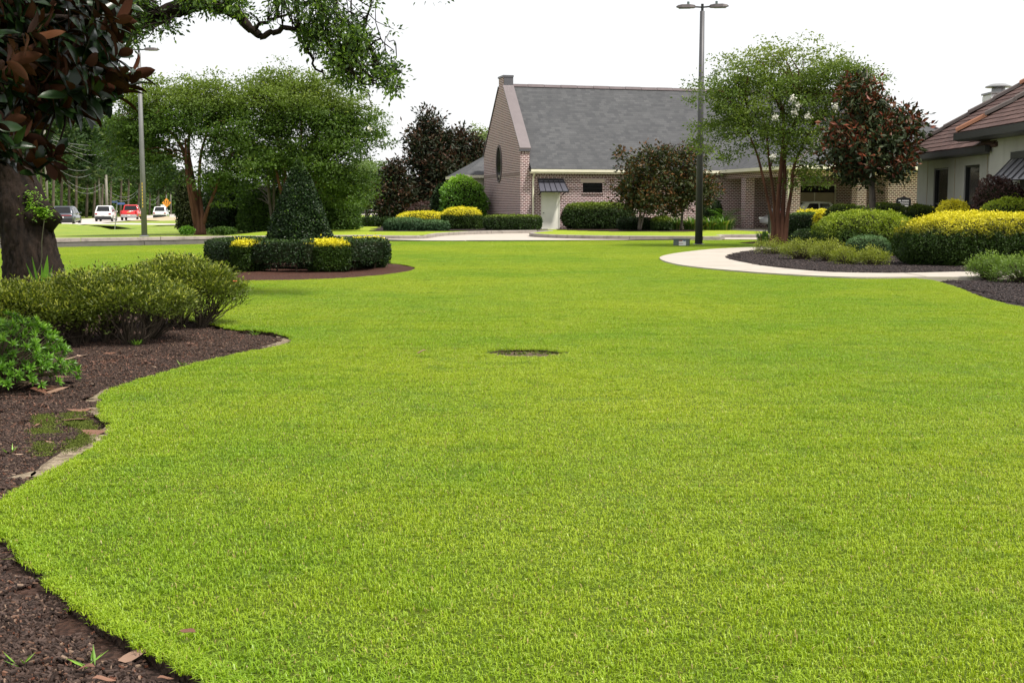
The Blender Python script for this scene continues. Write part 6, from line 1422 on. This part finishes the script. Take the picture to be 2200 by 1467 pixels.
# ================================================================== VEHICLES
def paint(name, col, rough=.25, metal=0.0):
    t = NT(name); p = t.n('ShaderNodeBsdfPrincipled'); p.inputs['Base Color'].default_value = (*col, 1); p.inputs['Roughness'].default_value = rough; p.inputs['Metallic'].default_value = metal
    p.inputs['Coat Weight'].default_value = .6; p.inputs['Coat Roughness'].default_value = .08; return t.done(p.outputs[0])
M['p_dark'] = paint('slate_paint', (0.085, 0.095, 0.115), .3, .4); M['p_white'] = paint('white_paint', (0.70, 0.70, 0.71)); M['p_red'] = paint('red_paint', (0.50, 0.008, 0.012)); M['p_silver'] = paint('silver_paint', (0.46, 0.47, 0.49), .3, .3)
M['tyre'] = plain('tyre', (0.012, 0.012, 0.012), .85); M['rim'] = plain('rim', (0.35, 0.35, 0.37), .35, .6); M['trim'] = plain('dark_trim', (0.012, 0.012, 0.013), .6); M['tail'] = plain('tail_lamp', (0.33, 0.015, 0.012), .25); M['plate'] = plain('number_plate', (0.65, 0.66, 0.66), .5); M['chrome'] = plain('chrome', (0.6, 0.6, 0.61), .2, .8)
def sect(y, w_, z0, z1, w2=None, r=.10):
    """rounded cross-section of a car body at length y"""
    w2 = w_ if w2 is None else w2
    return [(-w_ + r, y, z0), (w_ - r, y, z0), (w_, y, z0 + r), (w_ * .995 + w2 * .005, y, (z0 + z1) / 2), (w2, y, z1 - r), (w2 - r, y, z1), (-w2 + r, y, z1), (-w2, y, z1 - r), (-w_ * .995 - w2 * .005, y, (z0 + z1) / 2), (-w_, y, z0 + r)]
def wheel(t, x, y, r=.34, w_=.22):
    h = G().tube([(x - w_ / 2, y, r), (x - w_ / 2 + .03, y, r), (x + w_ / 2 - .03, y, r), (x + w_ / 2, y, r)], [r * .9, r, r, r * .9], 20).build('wheel', M['tyre'], t, True)
    s_ = 1 if x > 0 else -1; G().tube([(x + s_ * (w_ / 2), y, r), (x + s_ * (w_ / 2 + .012), y, r)], [r * .62, r * .55], 14).build('rim', M['rim'], h)
def car(name, label, cat_, loc, rz, body, L=4.6, W_=1.86, H_=1.66, kind='suv', bar=False, clad=True, group=None, win='dark_glass', band=None):
    t = thing(name, label, cat_, loc, rz, group); w_ = W_ / 2; bz, belt = .26, H_ * .60
    y0, y1 = -L / 2, L / 2
    if kind == 'suv':
        lower = [sect(y0, w_ * .86, bz + .18, belt - .10), sect(y0 + .08, w_ * .94, bz + .10, belt - .02), sect(y0 + .5, w_, bz, belt + .02, w_ * .95), sect(0, w_, bz, belt, w_ * .95), sect(y1 - 1.25, w_, bz, belt - .04, w_ * .93), sect(y1 - .35, w_ * .95, bz + .04, belt - .16, w_ * .88), sect(y1, w_ * .8, bz + .12, belt - .34, w_ * .74)]
        gh = [(y0 + .14, .0), (y0 + .62, 1.0), (y0 + 2.3, 1.02), (y1 - 2.0, .93), (y1 - 1.15, 0.0)]
    elif kind == 'sedan':
        lower = [sect(y0, w_ * .84, bz + .2, belt - .08), sect(y0 + .1, w_ * .93, bz + .1, belt), sect(y0 + .9, w_, bz, belt + .02, w_ * .95), sect(0, w_, bz, belt, w_ * .95), sect(y1 - 1.3, w_, bz, belt - .03, w_ * .92), sect(y1 - .4, w_ * .94, bz + .04, belt - .14, w_ * .86), sect(y1, w_ * .78, bz + .1, belt - .34, w_ * .72)]
        gh = [(y0 + .55, 0.0), (y0 + 1.35, .92), (y0 + 2.1, 1.0), (y1 - 2.1, .95), (y1 - 1.2, 0.0)]
    else:   # pickup: bed behind, cab in the middle
        bz = .42; belt = 1.15
        lower = [sect(y0, w_ * .97, bz + .14, belt, w_ * .96, .05), sect(y0 + .1, w_, bz + .1, belt + .02, w_ * .97, .05), sect(y0 + 1.9, w_, bz, belt + .02, w_ * .97, .05), sect(.3, w_, bz, belt, w_ * .96), sect(y1 - 1.3, w_, bz, belt, w_ * .95), sect(y1 - .2, w_ * .97, bz, belt - .06, w_ * .92), sect(y1, w_ * .92, bz + .05, belt - .2, w_ * .88)]
        gh = [(y0 + 1.95, .0), (y0 + 2.05, .94), (y0 + 2.3, 1.0), (y1 - 2.1, .97), (y1 - 1.35, 0.0)]
    b = G().loft(lower).build('body', M[body], t, True)
    # greenhouse: pillars and roof in paint, windows set on it
    def ring(y, f): zt_ = belt + (H_ - belt) * f; wt = w_ * (.93 - .17 * f); return wt, zt_
    secs = []
    for (y, f) in gh:
        wt, zt_ = ring(y, f); secs.append([(-w_ * .93, y, belt - .12), (w_ * .93, y, belt - .12), (w_ * .93, y, belt - .02), (wt, y, max(zt_ - .05, belt - .01)), (wt - .12, y, max(zt_, belt)), (-wt + .12, y, max(zt_, belt)), (-wt, y, max(zt_ - .05, belt - .01)), (-w_ * .93, y, belt - .02)])
    c = G().loft(secs).build('cabin', M[body], t, True)
    (ya, fa), (yb, fb) = gh[0], gh[1]; q = lambda f: (ya + (yb - ya) * f, *ring(0, fa + (fb - fa) * f))
    yl, wl2, zl = q(.12); yh, wh, zh = q(.86); e = .055
    V = [(-wl2 + .16, yl - e, zl + .02), (wl2 - .16, yl - e, zl + .02), (wh - .16, yh - e, zh + .03), (-wh + .16, yh - e, zh + .03)]
    G().add(V + [(x, y + .02, z) for x, y, z in V], [(0, 1, 2, 3), (7, 6, 5, 4), (0, 4, 5, 1), (1, 5, 6, 2), (2, 6, 7, 3), (3, 7, 4, 0)]).build('rear_window', M[win], t)
    (ya, fa), (yb, fb) = gh[-1], gh[-2]; yl, wl2, zl = q(.1) if False else (ya + (yb - ya) * .1, *ring(0, fa + (fb - fa) * .1)); yh, wh, zh = ya + (yb - ya) * .9, *ring(0, fa + (fb - fa) * .9)
    V = [(-wl2 + .14, yl + e, zl + .02), (wl2 - .14, yl + e, zl + .02), (wh - .14, yh + e, zh + .02), (-wh + .14, yh + e, zh + .02)]
    G().add(V + [(x, y - .02, z) for x, y, z in V], [(3, 2, 1, 0), (4, 5, 6, 7), (0, 1, 5, 4), (1, 2, 6, 5), (2, 3, 7, 6), (3, 0, 4, 7)]).build('windscreen', M[win], t)
    for s_ in (-1, 1):
        ys_ = [gh[1][0] + .05, (gh[1][0] + gh[3][0]) / 2 - .05, (gh[1][0] + gh[3][0]) / 2 + .05, gh[3][0] + .1]
        for a, b2 in ((ys_[0], ys_[1]), (ys_[2], ys_[3])):
            zb, zt2 = belt + .02, belt + (H_ - belt) * .80; xb, xt = w_ * .935 + .005, w_ * (.93 - .17 * .80) + .012; a2, b3 = (a + .10 if a == ys_[0] else a), (b2 - .28 if b2 == ys_[3] else b2)
            V = [(s_ * xb, a - (.1 if a == ys_[0] else 0), zb), (s_ * xb, b2 + (.12 if b2 == ys_[3] else 0), zb), (s_ * xt, b3, zt2), (s_ * xt, a2, zt2)]; V2 = [(x - s_ * .02, y, z) for x, y, z in V]
            Fc = [(0, 1, 2, 3), (7, 6, 5, 4), (0, 4, 5, 1), (1, 5, 6, 2), (2, 6, 7, 3), (3, 7, 4, 0)]
            G().add(V + V2, Fc if s_ > 0 else [f[::-1] for f in Fc]).build('side_window', M[win], t)
        for yy in (y0 + .85, y1 - .85):
            wheel(t, s_ * (w_ - .11), yy, .37 if kind == 'pickup' else .34); 
            aN = np.linspace(0, np.pi, 10); rr = .42
            G().add([(s_ * (w_ + .004), yy + rr * math.cos(a), .34 + rr * math.sin(a)) for a in aN], [tuple(range(10)) if s_ < 0 else tuple(range(9, -1, -1))]).build('wheel_arch', M['trim'], t)
        tl = (.26 if kind != 'pickup' else .10); th_2 = .14 if kind != 'pickup' else .36
        if not bar: G().box((s_ * (w_ * .90 - tl / 2), y0 + .015, belt - .20), (tl, .09, th_2)).build('tail_light', M['tail'], t)
        G().box((s_ * (w_ * .78 - .05), y1 - .12, belt - .30), (.3, .2, .12)).build('headlight', M['plate'], t)
        G().box((s_ * (w_ + .08), y1 - 1.55, belt + .06), (.18, .12, .14)).build('side_mirror', M[body], t)
    if bar: G().box((0, y0 + .01, belt - .16), (W_ * .86, .09, .06)).build('tail_light_bar', M['tail'], t)
    if clad:
        G().loft([sect(y0 - .02, w_ * .90, bz - .02, bz + .30, None, .05), sect(y0 + .55, w_ * 1.003, bz - .03, bz + .26, None, .05)]).build('bumper', M['trim'] if kind != 'pickup' else M['chrome'], t)
    G().box((0, y0 - .012, belt - .34 if kind != 'pickup' else bz + .2), (.32, .03, .13)).build('number_plate', M['plate'], t)
    G().box((0, 0, bz - .03), (W_ * .8, L * .8, .12)).build('underbody', M['trim'], t)
    return t
hd = R(9.9)
def onroad(px, py): x, y = gd(px, py, ROAD_Z); return (x - .43, y + 2.4, ROAD_Z + .004)
grp = 'cars driving away on the road'
car('suv', 'dark slate suv with a full-width red tail light bar, nearest on the road', 'car', onroad(134, 483), hd, 'p_dark', 4.95, 1.98, 1.66, 'suv', True, True, grp)
car('suv', 'white suv driving between the dark suv and the red pickup', 'car', onroad(222, 476), hd, 'p_white', 4.85, 1.92, 1.74, 'suv', False, True, grp)
tr = car('pickup_truck', 'red pickup truck with chrome rear bumper on the road', 'truck', onroad(278, 474), hd, 'p_red', 5.4, 2.0, 1.88, 'pickup', False, True, grp)
G().b2((-.2, -2.725, .93), (.2, -2.705, 1.0)).build('tailgate_badge', M['yellow_num'], tr)
car('suv', 'small white suv farthest along the road, by the orange diamond sign', 'car', onroad(343, 471), hd, 'p_white', 4.5, 1.84, 1.66, 'suv', False, True, grp)
u15 = np.array([math.cos(R(15)), math.sin(R(15))])
car('sedan', 'silver sedan parked under the brick carport behind the hedges', 'car', (16.3, 70.0, zt + .012), R(15 + 90), 'p_silver', 4.95, 1.86, 1.56, 'sedan', False, False)
for (px, Y, mt, lab, kk, rr) in ((744, 236, 'p_white', 'white suv parked far away left of the pale tree trunk', 'suv', 80), (764, 240, 'p_dark', 'dark car parked far away behind the pale tree trunk', 'sedan', 75), (780, 244, 'p_silver', 'silver car parked far away between the two pale tree trunks', 'sedan', 85), (803, 246, 'p_silver', 'pale car parked far away right of the pale trees', 'suv', 80)):
    car('parked_car', lab, 'car', G3(px, Y, .16), R(rr), mt, 4.6, 1.85, 1.7 if kk == 'suv' else 1.45, kk, False, True, 'far parked cars')
struct(G().poly([(*G3(690, 215)[:2], .165), (*G3(850, 215)[:2], .165), (*G3(850, 262)[:2], .165), (*G3(690, 262)[:2], .165)]).build('car_park', M['road']))

# ================================================================== LITTER ON THE BEDS AND LAWN
M['dead_leaf'] = leafmat('fallen_magnolia_leaf', (0.11, 0.045, 0.027), (0.25, 0.13, 0.085), (0.42, 0.29, 0.21), .6, .1, .4)
M['moss'] = leafmat('moss', (0.06, 0.085, 0.012), (0.14, 0.17, 0.03), None, .8, .1, .2)
spots = [(150, 770, 'curled pale fallen leaf below the middle azalea', .17), (178, 765, 'brown fallen leaf right of the pale curled leaf', .15), (236, 760, 'upright rusty fallen leaf at the azalea stems', .14), (68, 833, 'largest pale leaf in the heap of fallen leaves', .24), (96, 838, 'orange leaf lying across the heap of fallen leaves', .22), (120, 842, 'pinkish leaf at the right end of the heap of fallen leaves', .22), (80, 846, 'brown leaf under the front of the heap of fallen leaves', .2), (110, 832, 'leaf at the back of the heap of fallen leaves', .18),
         (134, 810, 'rusty fallen leaf behind the heap of leaves', .14), (146, 822, 'reddish fallen leaf right of the heap of leaves', .14), (188, 856, 'brown fallen leaf on the sand spot', .15), (170, 882, 'dark folded fallen leaf on the moss', .17), (162, 903, 'long rusty fallen leaf on the moss', .19), (204, 929, 'long rusty fallen leaf near the lawn corner', .20), (90, 870, 'small orange fallen leaf on the dark mulch', .07), (108, 950, 'small tan fallen leaf by the moss', .06), (48, 930, 'small yellow fallen leaf at the left', .06), (42, 976, 'tiny pale fallen leaf at the left edge', .05), (8, 1034, 'round brown fallen leaf near the left edge', .06),
         (905, 758, 'tan fallen leaf lying on the lawn left of the bare spot', .09), (1264, 757, 'tiny dark leaf on the lawn right of the bare spot', .04), (185, 1438, 'rusty fallen leaf on the bottom left mulch', .06), (224, 1464, 'orange fallen leaf at the bottom edge', .07), (356, 1460, 'red fallen leaf near the lawn edge at the bottom', .05), (403, 1358, 'small brown leaf lying in the grass near the bottom left', .06), (285, 1410, 'pinkish curled leaf on the cut lawn edge', .09), (1081, 1117, 'tiny black leaf in the middle of the lawn', .03), (300, 800, 'tan fallen leaf on the mulch behind the lawn edge', .07), (330, 788, 'pale fallen leaf chip on the middle of the mulch', .06)]
for (x, y, lab, L) in spots:
    onl = lab.find('lawn') >= 0 and 'edge' not in lab or 'grass' in lab
    z = .045 if x > 260 and (y < 780 and x > 800 or 'grass' in lab or 'middle of the lawn' in lab) else -.022
    xy = gd(x, y, z); g = big_leaf('l', 5, .03); V = np.concatenate(g.v) * L; V[:, 2] = V[:, 2] * rng.uniform(-.9, 1.2) + .04 * L * np.sin(V[:, 0] / L * 4 + rng.uniform(0, 6)); V[:, 2] -= V[:, 2].min(); V[:, 0] -= L / 2
    g.v = [V]; g.n = len(V)
    o = g.build('fallen_leaf', [M['dead_leaf'], M['dead_leaf']], None, True, {'rnd': np.full(len(V), rng.random()), 'tint': np.full(len(V), 1.0 if 'pale' in lab else .45 if 'tan' in lab or 'pink' in lab else 0)})
    o.location = (*xy, z); o.rotation_euler = (rng.normal() * .15, rng.normal() * .1, rng.uniform(-.5, .5) + (math.pi if rng.random() < .5 else 0)); tag(o, lab, 'leaf', 'fallen magnolia leaves')
def tufts(name, label, cat_, pts, n, L, spread, mat, up=.3, kind=True):
    C = np.array([(*gd(x, y, -.028), -.028) for x, y in pts]); idx = np.repeat(np.arange(len(C)), n); m = len(idx); o_ = rng.normal(size=(m, 3)) * [spread, spread * 1.3, .0]
    g = G(); l = L * rng.uniform(.5, 1.3, m); leaves(g, C[idx] + o_, unit(rand_unit(m) + [0, 0, up]), rand_unit(m), l, l * .35)
    return stuff(g.build(name, mat, attrs={'rnd': np.repeat(rng.random(m), 4), 'tint': np.zeros(m * 4)}), label, cat_)
mp = rng.uniform([40, 885], [215, 1005], (420, 2)); mp = mp[(snoise(np.c_[mp / 22, 0 * mp[:, :1]], 1.0, 44) > .05) & in_poly(mp[:, 0], mp[:, 1], [(90, 890), (190, 885), (212, 925), (200, 950), (120, 985), (60, 960)])]
tufts('moss', 'low green moss spreading over the left mulch by the lawn corner', 'moss', [tuple(q) for q in mp], 120, .017, .03, M['moss'], .8)
leafl = rng.uniform([120, 760], [420, 812], (150, 2)); leafl = leafl[in_poly(leafl[:, 0], leafl[:, 1], [(130, 775), (330, 750), (480, 745), (420, 776), (300, 806), (200, 808)])]
M['litter'] = leafmat('leaf_litter', (0.09, 0.04, 0.028), (0.24, 0.13, 0.09), None, .7, .05, .3)
tufts('leaf_litter', 'small brown leaf litter scattered under the azaleas', 'leaf litter', [tuple(q) for q in leafl] + [(x, y) for x, y in rng.uniform([330, 706], [560, 748], (70, 2))] + [(x, y) for x, y in rng.uniform([0, 850], [110, 930], (50, 2))], 7, .035, .05, M['litter'], -.1)
def weed(label, px, py, n, L):
    t = thing('weed_tuft', label, 'weed', (*gd(px, py, -.04), -.04), 0, 'weeds in the left beds'); a = rng.uniform(0, 6.28, n); l = L * rng.uniform(.6, 1.2, n)
    g = G(); leaves(g, rng.normal(size=(n, 3)) * [.01, .01, 0], np.c_[np.cos(a), np.sin(a), rng.uniform(.3, 1.2, n)], np.c_[np.cos(a), np.sin(a), -np.ones(n)], l, l * .12); g.build('blades', M['lush'], t, attrs={'rnd': np.repeat(rng.random(n), 4), 'tint': np.repeat(rng.random(n) * .6, 4)})
weed('grassy weed tuft with pointed blades on the bottom left mulch', 195, 1432, 11, .07); weed('thin weed sprig left of the tuft on the bottom mulch', 45, 1428, 6, .06); weed('green weed clump at the base of the middle azalea stems', 295, 742, 24, .11); weed('small weed on the tip of the mulch bed', 548, 721, 14, .09); weed('pale weed tuft below the right azalea', 392, 787, 12, .08); weed('small weed in the mulch near the left edge', 22, 975, 8, .07)
# rough growth round the bare spot in the lawn
o = tufts('bare_spot_grass', 'sparse dark grass and roots in the bare round spot of the lawn', 'grass', [(x, y) for x, y in zip(rng.uniform(1056, 1205, 60), rng.uniform(748, 764, 60))], 22, .035, .025, M['azalea'], .8)
